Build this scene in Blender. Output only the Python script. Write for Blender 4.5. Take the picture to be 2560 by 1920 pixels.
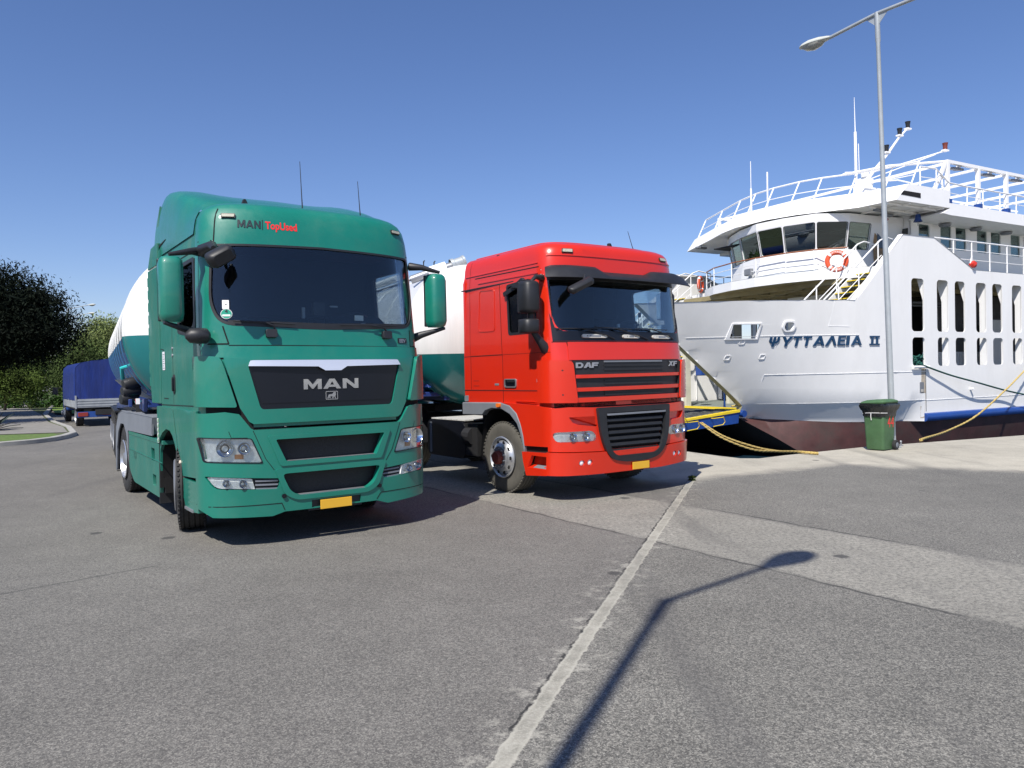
import bpy, bmesh, math, random
from mathutils import Vector, Matrix, noise
from mathutils.geometry import tessellate_polygon
R = math.radians
rnd = random.Random(7)
for o in list(bpy.data.objects): bpy.data.objects.remove(o)
scn = bpy.context.scene
COL = scn.collection

# ------------------------------------------------------------ camera
cd = bpy.data.cameras.new("Camera"); cam = bpy.data.objects.new("Camera", cd); COL.objects.link(cam)
pitch, roll = -0.0138, 0.0203
Fw = Vector((0, math.cos(pitch), math.sin(pitch))); Rt = Vector((1, 0, 0)); Up = Rt.cross(Fw)
R2 = Rt*math.cos(roll) - Up*math.sin(roll); U2 = Rt*math.sin(roll) + Up*math.cos(roll)
M = Matrix((R2, U2, -Fw)).transposed().to_4x4(); M.translation = (0, 0, 1.7145)
cam.matrix_world = M
cd.sensor_width = 36; cd.lens = 1915.8/2560*36; cd.clip_start = .05; cd.clip_end = 5000
scn.camera = cam
scn.render.resolution_x, scn.render.resolution_y = 1024, 768

# ------------------------------------------------------------ world and sun
SUN_EL = R(51); sh = Vector((.37, .929, 0)).normalized()      # way the shadows run
world = bpy.data.worlds.new("World"); scn.world = world; world.use_nodes = True
nt = world.node_tree; nt.nodes.clear()
sky = nt.nodes.new("ShaderNodeTexSky"); sky.sky_type = 'NISHITA'; sky.sun_disc = False
sky.sun_elevation = SUN_EL; sky.sun_rotation = math.atan2(-sh.x, -sh.y)
sky.air_density = 1.0; sky.dust_density = .35; sky.ozone_density = 3.2; sky.altitude = 0
bg = nt.nodes.new("ShaderNodeBackground"); bg.inputs[1].default_value = .09
ow = nt.nodes.new("ShaderNodeOutputWorld")
tint = nt.nodes.new('ShaderNodeMix'); tint.data_type = 'RGBA'; tint.blend_type = 'MULTIPLY'; tint.inputs[0].default_value = 1; tint.inputs[7].default_value = (.99, .96, 1.13, 1)
hsv = nt.nodes.new('ShaderNodeHueSaturation'); hsv.inputs['Saturation'].default_value = 1.08
nt.links.new(sky.outputs[0], tint.inputs[6]); nt.links.new(tint.outputs[2], hsv.inputs['Color']); nt.links.new(hsv.outputs[0], bg.inputs[0]); nt.links.new(bg.outputs[0], ow.inputs[0])
sl = bpy.data.lights.new("Sun", 'SUN'); sl.energy = 4.9; sl.angle = R(.5); sl.color = (1, .95, .87)
so = bpy.data.objects.new("Sun", sl); COL.objects.link(so)
sd = Vector((sh.x*math.cos(SUN_EL), sh.y*math.cos(SUN_EL), -math.sin(SUN_EL)))
so.rotation_euler = sd.to_track_quat('-Z', 'Y').to_euler()
scn.view_settings.view_transform = 'Standard'; scn.view_settings.look = 'None'
scn.view_settings.exposure = .36; scn.view_settings.gamma = 1

# ------------------------------------------------------------ materials
def newmat(name):
    m = bpy.data.materials.new(name); m.use_nodes = True
    n = m.node_tree.nodes; n.clear()
    out = n.new("ShaderNodeOutputMaterial"); p = n.new("ShaderNodeBsdfPrincipled")
    m.node_tree.links.new(p.outputs[0], out.inputs[0])
    return m, m.node_tree, p
def N(t, kind, **kw):
    n = t.nodes.new(kind)
    for k, v in kw.items():
        if k.startswith('i_'):
            key = k[2:]; key = int(key) if key.isdigit() else key.replace('_', ' ')
            n.inputs[key].default_value = v
        else: setattr(n, k, v)
    return n
def rgba(c): return (c[0], c[1], c[2], 1)
def mat(name, col, rough=.5, metal=0, coat=0, var=.12, scale=3, bump=0, bscale=60, dirt=None, dscale=1.5, damt=.4, stretch=None):
    m, t, p = newmat(name); L = t.links
    p.inputs['Roughness'].default_value = rough; p.inputs['Metallic'].default_value = metal
    if coat:
        p.inputs['Coat Weight'].default_value = coat; p.inputs['Coat Roughness'].default_value = .06
    tc = N(t, 'ShaderNodeTexCoord'); src = tc.outputs['Object']
    if stretch:
        mp = N(t, 'ShaderNodeMapping'); mp.inputs['Scale'].default_value = stretch
        L.new(src, mp.inputs[0]); src = mp.outputs[0]
    nz = N(t, 'ShaderNodeTexNoise', i_Scale=scale, i_Detail=6, i_Roughness=.6); L.new(src, nz.inputs['Vector'])
    mr = N(t, 'ShaderNodeMapRange', i_1=.3, i_2=.7, i_3=1-var, i_4=1+var); L.new(nz.outputs[0], mr.inputs[0])
    hv = N(t, 'ShaderNodeHueSaturation', i_Color=rgba(col)); L.new(mr.outputs[0], hv.inputs['Value'])
    c = hv.outputs[0]
    if dirt:
        n2 = N(t, 'ShaderNodeTexNoise', i_Scale=dscale, i_Detail=8, i_Roughness=.7); L.new(src, n2.inputs['Vector'])
        m2 = N(t, 'ShaderNodeMapRange', i_1=.48, i_2=.75, i_3=0, i_4=damt); L.new(n2.outputs[0], m2.inputs[0])
        mx = N(t, 'ShaderNodeMix', data_type='RGBA'); L.new(m2.outputs[0], mx.inputs[0]); L.new(c, mx.inputs[6])
        mx.inputs[7].default_value = rgba(dirt); c = mx.outputs[2]
        m3 = N(t, 'ShaderNodeMapRange', i_1=.4, i_2=.75, i_3=rough, i_4=min(1, rough+.35)); L.new(n2.outputs[0], m3.inputs[0])
        L.new(m3.outputs[0], p.inputs['Roughness'])
    L.new(c, p.inputs['Base Color'])
    if bump:
        nb = N(t, 'ShaderNodeTexNoise', i_Scale=bscale, i_Detail=4); L.new(src, nb.inputs['Vector'])
        b = N(t, 'ShaderNodeBump', i_Strength=bump, i_Distance=.02); L.new(nb.outputs[0], b.inputs['Height'])
        L.new(b.outputs[0], p.inputs['Normal'])
    return m
def glassmat(name, tint, refl=.06, rough=.0, edge=.75):
    m, t, p = newmat(name); L = t.links; t.nodes.remove(p)
    out = [n for n in t.nodes if n.type == 'OUTPUT_MATERIAL'][0]
    tr = N(t, 'ShaderNodeBsdfTransparent', i_0=rgba(tint)); gl = N(t, 'ShaderNodeBsdfGlossy', i_0=(1, 1, 1, 1), i_1=rough)
    lw = N(t, 'ShaderNodeLayerWeight', i_0=.25)
    mr = N(t, 'ShaderNodeMapRange', i_3=refl, i_4=edge); L.new(lw.outputs['Fresnel'], mr.inputs[0])
    mx = N(t, 'ShaderNodeMixShader'); L.new(mr.outputs[0], mx.inputs[0]); L.new(tr.outputs[0], mx.inputs[1]); L.new(gl.outputs[0], mx.inputs[2])
    L.new(mx.outputs[0], out.inputs[0]); return m
def zsplit(name, lowcol, zb, rough=.3, coat=.4, back=None, yb=0, hi=(.8, .8, .79)):
    """two-colour paint job: hi above object height zb, lowcol below (back colour behind yb)"""
    m, t, p = newmat(name); L = t.links
    p.inputs['Roughness'].default_value = rough; p.inputs['Coat Weight'].default_value = coat
    tc = N(t, 'ShaderNodeTexCoord'); sp = N(t, 'ShaderNodeSeparateXYZ'); L.new(tc.outputs['Object'], sp.inputs[0])
    g = N(t, 'ShaderNodeMath', operation='GREATER_THAN', i_1=zb); L.new(sp.outputs[2], g.inputs[0])
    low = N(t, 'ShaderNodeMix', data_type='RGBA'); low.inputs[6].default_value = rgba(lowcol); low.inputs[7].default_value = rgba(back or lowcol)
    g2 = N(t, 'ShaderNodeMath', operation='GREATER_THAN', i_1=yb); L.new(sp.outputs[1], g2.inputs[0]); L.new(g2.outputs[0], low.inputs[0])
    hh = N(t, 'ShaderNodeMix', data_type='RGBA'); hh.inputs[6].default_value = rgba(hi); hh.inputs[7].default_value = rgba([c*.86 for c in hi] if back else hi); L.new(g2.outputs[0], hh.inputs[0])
    mx = N(t, 'ShaderNodeMix', data_type='RGBA'); L.new(g.outputs[0], mx.inputs[0]); L.new(low.outputs[2], mx.inputs[6]); L.new(hh.outputs[2], mx.inputs[7])
    mp = N(t, 'ShaderNodeMapping'); mp.inputs['Scale'].default_value = (4, 4, .5); L.new(tc.outputs['Object'], mp.inputs[0])
    nz = N(t, 'ShaderNodeTexNoise', i_Scale=1.4, i_Detail=7, i_Roughness=.65); L.new(mp.outputs[0], nz.inputs['Vector'])
    mr = N(t, 'ShaderNodeMapRange', i_1=.3, i_2=.75, i_3=1.03, i_4=.86); L.new(nz.outputs[0], mr.inputs[0])
    hv = N(t, 'ShaderNodeHueSaturation'); L.new(mx.outputs[2], hv.inputs['Color']); L.new(mr.outputs[0], hv.inputs['Value'])
    L.new(hv.outputs[0], p.inputs['Base Color']); return m

GREEN = mat("green_paint", (.006, .175, .125), .32, coat=.6, var=.06, scale=1.2, dirt=(.03, .17, .12), dscale=2.5, damt=.35)
GREEND = mat("green_paint_dusty", (.008, .15, .112), .5, coat=.2, var=.1, scale=2, dirt=(.1, .17, .12), dscale=2.2, damt=.6, stretch=(1, 1, .5))
RED = mat("red_paint", (.60, .022, .005), .3, coat=.6, var=.04, scale=1.2)
BLK = mat("black_plastic", (.016, .017, .02), .5, var=.2, scale=8)
BLKG = mat("black_gloss", (.004, .005, .009), .35, var=.1)
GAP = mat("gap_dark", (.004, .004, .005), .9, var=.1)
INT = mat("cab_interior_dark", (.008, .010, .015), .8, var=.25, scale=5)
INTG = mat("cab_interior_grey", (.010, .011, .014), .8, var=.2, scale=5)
RUB = mat("tyre_rubber", (.022, .022, .023), .85, var=.25, scale=6, dirt=(.12, .11, .1), dscale=3, damt=.35)
RUBD = mat("tyre_rubber_dusty", (.085, .08, .068), .9, var=.2, scale=5, dirt=(.04, .037, .034), dscale=4, damt=.5)
ALU = mat("polished_aluminium", (.55, .56, .58), .34, metal=.8, var=.15, scale=8)
GALV = mat("galvanised_steel", (.42, .45, .46), .42, metal=.35, var=.08, scale=6)
STEEL = mat("dull_steel", (.3, .31, .33), .45, metal=.6, var=.15)
CHROMEB = mat("chrome_trim", (.8, .83, .88), .28, metal=.55, var=.02)
CHROME = mat("chrome", (.75, .78, .83), .1, metal=1, var=.02)
GREYP = mat("grey_plastic", (.17, .185, .21), .6, var=.1)
YELP = mat("plate_yellow", (.72, .4, .03), .5, var=.03)
WHITE = mat("white_paint", (.8, .8, .79), .4, var=.03)
LENS = glassmat("lamp_glass", (.93, .95, .95), .06)
WSG = glassmat("tinted_windscreen", (.72, .79, .82), .03)
SWG = glassmat("side_glass", (.93, .96, .97), .03)
DWG = glassmat("dark_side_glass", (.25, .3, .32), .03, edge=.10)
REFL = mat("lamp_reflector", (.95, .95, .93), .3, metal=.1, var=.15, scale=30)
AMB = mat("amber_lens", (.75, .17, .02), .3, var=.05)
REDL = mat("red_lens", (.5, .03, .02), .3, var=.05)
REDT = mat("red_lettering", (.75, .03, .03), .4, var=.02)
BLKT = mat("dark_lettering", (.02, .03, .035), .4, var=.02)
NAVY = mat("navy_chassis", (.012, .035, .16), .4, coat=.2, var=.1)
CHAS = mat("black_chassis", (.012, .012, .013), .7, var=.3, scale=6)

# ------------------------------------------------------------ mesh helpers
class MB:
    def __init__(s): s.bm = bmesh.new(); s.mats = []
    def mi(s, m):
        if m not in s.mats: s.mats.append(m)
        return s.mats.index(m)
    def quad(s, pts, m):
        vs = [s.bm.verts.new(p) for p in pts]
        f = s.bm.faces.new(vs); f.material_index = s.mi(m); return f
    def box(s, c, d, m, rot=None, taper=None):
        c = Vector(c); i = s.mi(m); vs = []
        for z in (-.5, .5):
            k = 1 if (z < 0 or not taper) else taper
            for x, y in ((-.5, -.5), (.5, -.5), (.5, .5), (-.5, .5)):
                v = Vector((x*d[0]*k, y*d[1]*k, z*d[2]))
                if rot is not None: v = rot @ v
                vs.append(s.bm.verts.new(c+v))
        for q in ((3, 2, 1, 0), (4, 5, 6, 7), (0, 1, 5, 4), (1, 2, 6, 5), (2, 3, 7, 6), (3, 0, 4, 7)):
            s.bm.faces.new([vs[k] for k in q]).material_index = i
        return s
    def beam(s, p0, p1, w, h, m):
        p0, p1 = Vector(p0), Vector(p1); d = p1-p0
        rot = d.to_track_quat('X', 'Z').to_matrix()
        return s.box((p0+p1)/2, (d.length, w, h), m, rot)
    def prism(s, pts, off, m, mside=None):
        off = Vector(off); i = s.mi(m); j = s.mi(mside or m)
        a = [s.bm.verts.new(p) for p in pts]; b = [s.bm.verts.new(Vector(p)+off) for p in pts]
        tris = tessellate_polygon([[Vector(p) for p in pts]])
        for t in tris:
            for L, fl in ((a, 0), (b, 1)):
                try: s.bm.faces.new([L[k] for k in (t if fl else t[::-1])]).material_index = i
                except ValueError: pass
        n = len(pts)
        for k in range(n):
            s.bm.faces.new((a[k], a[(k+1) % n], b[(k+1) % n], b[k])).material_index = j
        return s
    def tube(s, pts, r, m, seg=8, caps=True, radii=None):
        pts = [Vector(p) for p in pts]; i = s.mi(m); rings = []
        for k, p in enumerate(pts):
            d = (pts[min(k+1, len(pts)-1)]-pts[max(k-1, 0)]).normalized()
            q = d.to_track_quat('Z', 'Y'); rr = radii[k] if radii else r
            rings.append([s.bm.verts.new(p+q @ Vector((rr*math.cos(2*math.pi*a/seg), rr*math.sin(2*math.pi*a/seg), 0))) for a in range(seg)])
        for A, B in zip(rings, rings[1:]):
            for a in range(seg): s.bm.faces.new((A[a], A[(a+1) % seg], B[(a+1) % seg], B[a])).material_index = i
        if caps:
            s.bm.faces.new(rings[0][::-1]).material_index = i; s.bm.faces.new(rings[-1]).material_index = i
        return s
    def lathe(s, prof, o, ax, m, seg=32, mats=None, a0=0, a1=2*math.pi):
        o = Vector(o); q = Vector(ax).normalized().to_track_quat('Z', 'Y'); rings = []
        full = abs(a1-a0-2*math.pi) < 1e-6; n = seg if full else seg+1
        for r, h in prof:
            rings.append([s.bm.verts.new(o+q @ Vector((r*math.cos(a0+(a1-a0)*a/seg), r*math.sin(a0+(a1-a0)*a/seg), h))) for a in range(n)])
        for k, (A, B) in enumerate(zip(rings, rings[1:])):
            i = s.mi(mats[k] if mats else m)
            for a in range(seg):
                s.bm.faces.new((A[a], A[(a+1) % n], B[(a+1) % n], B[a])).material_index = i
        for L, ok in ((rings[0], prof[0][0] > 1e-4), (rings[-1], prof[-1][0] > 1e-4)): pass
        bmesh.ops.remove_doubles(s.bm, verts=rings[0]+rings[-1], dist=1e-5)
        return s
    def grid(s, rows, m, closed=False):
        i = s.mi(m); V = [[s.bm.verts.new(p) for p in r] for r in rows]
        for A, B in zip(V, V[1:]):
            n = len(A)
            for a in range(n if closed else n-1): s.bm.faces.new((A[a], A[(a+1) % n], B[(a+1) % n], B[a])).material_index = i
        return V
    def relief(s, surf, poly, lift, th, m, holes=(), astep=None, bstep=None, back=None, rim=None):
        """panel cut from a curved surface surf(a,b,lift)->point; poly/holes in (a,b)"""
        loops = [[Vector((p[0], p[1], 0)) for p in L] for L in [poly]+list(holes)]
        flat = [v for L in loops for v in L]
        t = bmesh.new(); vs = [t.verts.new(v) for v in flat]
        for tr in tessellate_polygon(loops):
            try: t.faces.new([vs[k] for k in tr])
            except ValueError: pass
        def cut(vals, ax):
            no = Vector((1, 0, 0)) if ax == 0 else Vector((0, 1, 0))
            for v in vals:
                co = Vector((v, 0, 0)) if ax == 0 else Vector((0, v, 0))
                bmesh.ops.bisect_plane(t, geom=t.verts[:]+t.edges[:]+t.faces[:], plane_co=co, plane_no=no, dist=1e-5)
        if astep: cut(astep, 0)
        if bstep: cut(bstep, 1)
        for f in t.faces:
            if f.calc_area() < 1e-9: continue
            f.normal_update()
        i = s.mi(m); j = s.mi(back or m); k = s.mi(rim or m)
        F = {}; B = {}
        for v in t.verts:
            F[v] = s.bm.verts.new(surf(v.co.x, v.co.y, lift))
            if th: B[v] = s.bm.verts.new(surf(v.co.x, v.co.y, lift-th))
        for f in t.faces:
            L = list(f.verts)
            if f.normal.z < 0: L = L[::-1]
            try: s.bm.faces.new([F[v] for v in L]).material_index = i
            except ValueError: pass
            if th:
                try: s.bm.faces.new([B[v] for v in L[::-1]]).material_index = j
                except ValueError: pass
        if th:
            for e in t.edges:
                if len(e.link_faces) == 1:
                    a, b = e.verts
                    try: s.bm.faces.new((F[a], F[b], B[b], B[a])).material_index = k
                    except ValueError: pass
        t.free(); return s
    def build(s, name, parent=None, smooth=35, bevel=0, recalc=True, sub=0, doubles=0):
        if doubles: bmesh.ops.remove_doubles(s.bm, verts=s.bm.verts, dist=doubles)
        if recalc: bmesh.ops.recalc_face_normals(s.bm, faces=s.bm.faces)
        me = bpy.data.meshes.new(name)
        for f in s.bm.faces: f.smooth = smooth > 0
        s.bm.to_mesh(me); s.bm.free()
        for m in s.mats: me.materials.append(m)
        if smooth > 0: me.set_sharp_from_angle(angle=R(smooth))
        o = bpy.data.objects.new(name, me); COL.objects.link(o)
        if parent: o.parent = parent
        if bevel:
            b = o.modifiers.new("bevel", 'BEVEL'); b.width = bevel; b.segments = 2; b.limit_method = 'ANGLE'; b.angle_limit = R(40)
        return o
def tag(o, label=None, cat=None, group=None, kind=None):
    if label: o['label'] = label
    if cat: o['category'] = cat
    if group: o['group'] = group
    if kind: o['kind'] = kind
    return o
def empty(name, loc, rz, label, cat, group=None):
    o = bpy.data.objects.new(name, None); COL.objects.link(o); o.location = loc; o.rotation_euler = (0, 0, rz)
    o.empty_display_size = .3
    return tag(o, label, cat, group)
def copy_tree(o, parent=None):
    c = o.copy(); COL.objects.link(c); c.parent = parent
    for ch in [x for x in bpy.data.objects if x.parent == o]: copy_tree(ch, c)
    return c
def chain(*seqs):
    out = []
    for q in seqs: out += q
    return out
def rr(x0, x1, z0, z1, r=.05, n=4):
    """rounded rectangle outline"""
    out = []
    for cx, cz, a in ((x1-r, z1-r, 0), (x0+r, z1-r, 90), (x0+r, z0+r, 180), (x1-r, z0+r, 270)):
        for k in range(n+1):
            t = R(a+90*k/n); out.append((cx+r*math.cos(t), cz+r*math.sin(t)))
    return out
def rpoly(pts, r=.04, n=3):
    """polygon with rounded corners"""
    out = []; m = len(pts); rs = r if isinstance(r, (list, tuple)) else [r]*m
    for i in range(m):
        p = Vector(pts[i]); a = (Vector(pts[i-1])-p); b = (Vector(pts[(i+1) % m])-p); q = rs[i]
        if q <= 0: out.append(tuple(p)); continue
        la = min(q, a.length*.45); lb = min(q, b.length*.45)
        A = p+a.normalized()*la; B = p+b.normalized()*lb
        for k in range(n+1):
            t = k/n; v = A*(1-t)**2+p*2*t*(1-t)+B*t*t; out.append((v.x, v.y))
    return out
def circ(cx, cz, r, n=20, rx=None): return [(cx+(rx or r)*math.cos(2*math.pi*k/n), cz+r*math.sin(2*math.pi*k/n)) for k in range(n)]
def lerp(a, b, t): return a+(b-a)*t
def interp(tab, x):
    if x <= tab[0][0]: return tab[0][1]
    for (x0, y0), (x1, y1) in zip(tab, tab[1:]):
        if x <= x1: return lerp(y0, y1, (x-x0)/(x1-x0) if x1 > x0 else 0)
    return tab[-1][1]
def textmesh(s, size, bold=0, xs=1, align='LEFT', space=1):
    c = bpy.data.curves.new("lettering", 'FONT'); c.body = s; c.size = size; c.offset = bold; c.align_x = align
    c.space_character = space; c.resolution_u = 4
    o = bpy.data.objects.new("lettering", c); COL.objects.link(o)
    dg = bpy.context.evaluated_depsgraph_get(); me = bpy.data.meshes.new_from_object(o.evaluated_get(dg))
    bpy.data.objects.remove(o)
    bm = bmesh.new(); bm.from_mesh(me)
    for v in bm.verts: v.co.x *= xs
    return bm
def text_on(mb, surf, s, a0, b0, size, m, lift=.004, bold=0, xs=1, align='LEFT', space=1, th=0, shear=0):
    bm = textmesh(s, size, bold, xs, align, space); i = mb.mi(m); F = {}; B = {}
    for v in bm.verts:
        x = a0+v.co.x+shear*v.co.y
        F[v] = mb.bm.verts.new(surf(x, b0+v.co.y, lift+th))
        if th: B[v] = mb.bm.verts.new(surf(x, b0+v.co.y, lift))
    for f in bm.faces:
        try: mb.bm.faces.new([F[v] for v in f.verts]).material_index = i
        except ValueError: pass
    if th:
        for e in bm.edges:
            if len(e.link_faces) == 1:
                a, b = e.verts; mb.bm.faces.new((F[a], F[b], B[b], B[a])).material_index = i
    bm.free()

# ------------------------------------------------------------ cab surface
class Cab:
    def __init__(s, W, d, n, ftab, wtab, yb):
        s.W, s.d, s.n, s.ft, s.wt, s.yb = W, d, n, ftab, wtab, yb
        s.asteps = [W*math.copysign(abs(math.sin(t))**(.55), t) for t in [R(a) for a in range(-88, 89, 4)]]
        s.asteps = sorted(set(round(a, 4) for a in s.asteps))
        s.bsteps = sorted(set([z for z, _ in ftab]+[z for z, _ in wtab]))
    def P(s, a, z):
        q = max(-1, min(1, a/s.W)); w = interp(s.wt, z)
        return Vector((q*w, interp(s.ft, z)+s.d*(1-max(0, 1-abs(q)**s.n)**(1/s.n)), z))
    def F(s, a, z, lift=0):
        p = s.P(a, z)
        if lift:
            e = .01; q = max(-.985*s.W, min(.985*s.W, a))
            n = (s.P(q+e, z)-s.P(q-e, z)).cross(s.P(q, z+e)-s.P(q, z-e)).normalized()
            if abs(a) > .985*s.W: n = Vector((math.copysign(1, a), -.12, 0)).normalized()
            p = p+n*lift
        return p
    def S(s, side):
        def f(y, z, lift=0):
            A0 = .45; y0 = interp(s.ft, z)+s.d; A1 = s.yb
            yy = y0+(y-A0)*(A1-y0)/(A1-A0) if y >= A0 else y+y0-A0
            q = 0 if y >= A0 else (A0-y)/s.d
            x = interp(s.wt, z)*(1-min(1, q)**s.n)**(1/s.n) if q > 0 else interp(s.wt, z)
            return Vector((side*(x+lift), yy, z))
        return f
# ------------------------------------------------------------ shared truck parts
def wheel(parent, c, side, yaw=0, steer=True, rub=RUB, disc=ALU, D=1.02, W=.3, hubm=None, name='wheel', dual=False, flat=False):
    """side=-1: outer face towards -x. One empty per wheel > tyre, rim"""
    e = bpy.data.objects.new(name, None); COL.objects.link(e); e.parent = parent
    e.location = c; e.rotation_euler = (0, 0, yaw); e.empty_display_size = .2
    r = D/2; ax = (side, 0, 0)
    for k in range(2 if dual else 1):
        b = MB(); o = (-side*(W/2+.02+k*(W+.03)), 0, 0); h = W/2
        prof = [(.285, -h*.8), (.30, -h*.95), (.36, -h), (r-.07, -h), (r-.025, -h*.93), (r-.006, -h*.8)]
        for g in (-.55, -.2, .2, .55):
            prof += [(r, h*(g-.05)-.0), (r-.012, h*(g-.045)), (r-.012, h*(g+.045)), (r, h*(g+.05))]
        prof += [(r-.006, h*.8), (r-.025, h*.93), (r-.07, h), (.40, h*1.02), (.36, h*1.0), (.30, h*.95), (.285, h*.8)]
        b.lathe(prof, o, ax, rub, 56)
        # tread blocks on the shoulders
        for a in range(56):
            t = 2*math.pi*a/56
            for sg in (-1, 1):
                b.box(Vector(o)+Vector((sg*h*.86, math.cos(t)*(r-.004), math.sin(t)*(r-.004))), (h*.14, .028, .02), rub, Matrix.Rotation(t-math.pi/2, 3, 'X'))
        b.build('tyre', e, 40)
    b = MB(); o = Vector((0, 0, 0)); inn = -side*.02
    if steer:
        prof = [(.285, -.24), (.285, -.03), (.30, .0), (.285, .012), (.27, -.0), (.255, -.035), (.235, -.01), (.19, .035), (.165, .045), (.16, .05), (.10, .05), (.095, .11), (.08, .125), (0, .13)]
        mats = [disc]*9+[STEEL, hubm or STEEL, hubm or STEEL, hubm or STEEL]
        if flat: prof = [(r_, min(h_, .012) if r_ < .28 else h_) for r_, h_ in prof]
    else:
        prof = [(.285, -.24), (.285, -.02), (.30, .0), (.285, .01), (.27, -.02), (.25, -.10), (.2, -.14), (.17, -.13), (.12, -.13), (.11, -.02), (.08, -.0), (0, .0)]
        mats = [disc]*8+[STEEL]*3
    b.lathe(prof, o, ax, disc, 40, mats)
    if flat: b.build('rim', e, 35); return e
    for k in range(10):
        t = 2*math.pi*k/10; p = Vector((side*(.012 if steer else -.115), .222*math.cos(t), .222*math.sin(t)))
        b.lathe([(.027, .0), (.026, .004), (0, .004)], p+Vector((side*.004, 0, 0)), (side, 0, 0), GAP, 14)
    for k in range(10):
        t = 2*math.pi*(k+.5)/10; rb = .13; p = Vector((side*(.05 if steer else -.13), rb*math.cos(t), rb*math.sin(t)))
        b.tube([p, p+Vector((side*.03, 0, 0))], .014, STEEL, 6)
    b.build('rim', e, 35)
    return e
def mirror_box(parent, name, cx, cy, z0, z1, w, dpt, m, edge=BLK, yaw=0, taper=.9):
    """mirror housing: rounded shell towards the front (-y), dark rim and glass behind"""
    b = MB(); zs = [0, .04, .12, .5, .88, .96, 1]; rows = []
    for t in zs:
        k = {0: .72, .04: .9, .12: 1, .5: 1, .88: 1, .96: .9, 1: .72}[t]
        row = []
        for a in range(13):
            q = math.pi*a/12; row.append(Vector((-w/2*k*math.copysign(abs(math.cos(q))**.6, math.cos(q)), -dpt*k*math.sin(q)**.6, lerp(z0, z1, t)-(z0+z1)/2)))
        rows.append(row)
    rot = Matrix.Rotation(yaw, 3, 'Z'); c = Vector((cx, cy, (z0+z1)/2))
    rows = [[c+rot @ p for p in r] for r in rows]
    b.grid(rows, m)
    for r_ in (rows[0], rows[-1]):
        b.bm.faces.new([b.bm.verts.new(p) for p in r_]).material_index = b.mi(m)
    hw = w/2
    for t0, t1 in zip(range(1),range(1)): pass
    h = b.build(name, parent, 50)
    g = MB(); g.box(c+rot @ Vector((0, .018, 0)), (w*1.01, .04, (z1-z0)*.97), edge, rot); g.build('mirror_rim', h, 0, bevel=.012)
    g = MB(); g.box(c+rot @ Vector((0, .041, 0)), (w*.9, .006, (z1-z0)*.9), CHROME, rot); g.build('mirror_glass', h, 0)
    return h
def seat(parent, x, y, z, m=INTG):
    b = MB(); b.box((x, y, z), (.52, .5, .16), m); b.box((x, y+.27, z+.42), (.5, .14, .75), m, Matrix.Rotation(R(-8), 3, 'X')); b.box((x, y+.33, z+.9), (.28, .1, .2), m)
    return b.build('seat', parent, 0, bevel=.05)
def steering(parent, x, y, z):
    b = MB(); rot = Matrix.Rotation(R(-35), 3, 'X'); c = Vector((x, y, z)); n = 28
    b.tube([c+rot @ Vector((.23*math.cos(2*math.pi*k/n), .23*math.sin(2*math.pi*k/n), 0)) for k in range(n+1)], .017, BLK, 8)
    b.tube([c+rot @ Vector((-.22, 0, 0)), c+rot @ Vector((0, -.03, -.03)), c+rot @ Vector((.22, 0, 0))], .018, BLK, 6)
    b.tube([c+rot @ Vector((0, 0, -.03)), c+rot @ Vector((0, -.1, -.45))], .04, BLK, 8)
    return b.build('steering_wheel', parent, 40)
def lampunit(parent, surf, poly, name, inner, lift=.012, depth=.07, hole=None):
    depth *= .5
    """recessed reflector bowl with bulbs behind a clear lens that follows the body"""
    h = MB(); h.relief(surf, poly, lift-depth, .01, REFL, astep=CABSTEP, bstep=None)
    # walls of the pocket
    n = len(poly)
    for k in range(n):
        a, c = poly[k], poly[(k+1) % n]
        h.quad([surf(a[0], a[1], lift-.004), surf(c[0], c[1], lift-.004), surf(c[0], c[1], lift-depth), surf(a[0], a[1], lift-depth)], REFL)
    o = h.build(name, parent, 30)
    b = MB()
    for (a, z, r) in inner:
        p = surf(a, z, lift-depth+.005); q = surf(a, z, lift-.02); ax = (q-p).normalized(); ax = (ax+Vector((0, -1.2, 0))).normalized()
        b.lathe([(r, .03), (r*.97, .045), (r*.86, .03), (r*.6, .012), (r*.35, .005)], p, ax, CHROME, 24)
        b.lathe([(r*.34, .0), (r*.34, .02), (r*.2, .032), (0, .036)], p, ax, LENS, 16)
        b.lathe([(r*.45, .012), (r*.45, .016), (r*.36, .016)], p, ax, BLKG, 16)
    b.build('reflector', o, 40)
    g = MB(); g.relief(surf, poly, lift, .004, LENS, astep=CABSTEP); g.build('lens', o, 30)
    return o
def wiper(parent, surf, a0, z0, a1, z1, ap, zp):
    b = MB(); b.tube([surf(a0, z0, .03), surf((a0+a1)/2, (z0+z1)/2, .035), surf(a1, z1, .03)], .007, BLK, 6)
    b.tube([surf(ap, zp, .02), surf(ap+(lerp(a0, a1, .5)-ap)*.3, zp+.05, .05), surf(lerp(a0, a1, .5), lerp(z0, z1, .5), .042)], .009, BLK, 6)
    return b.build('wiper', parent, 40)
def plate(parent, c, w, h, tilt=0):
    b = MB(); b.box(c, (w, .012, h), YELP, Matrix.Rotation(tilt, 3, 'X')); o = b.build('number_plate', parent, 0, bevel=.003)
    return o
def marker(parent, surf, a, z, w=.1, h=.035):
    b = MB(); p = surf(a, z, .0); b.relief(surf, rr(a-w/2-.01, a+w/2+.01, z-h/2-.008, z+h/2+.008, .008, 2), .018, .03, BLK)
    o = b.build('marker_light', parent, 0)
    b = MB(); b.relief(surf, rr(a-w/2, a+w/2, z-h/2, z+h/2, .006, 2), .026, .01, mat("marker_lens", (.42, .41, .33), .25, var=.2, scale=60)); b.build('lens', o, 0)
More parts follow.
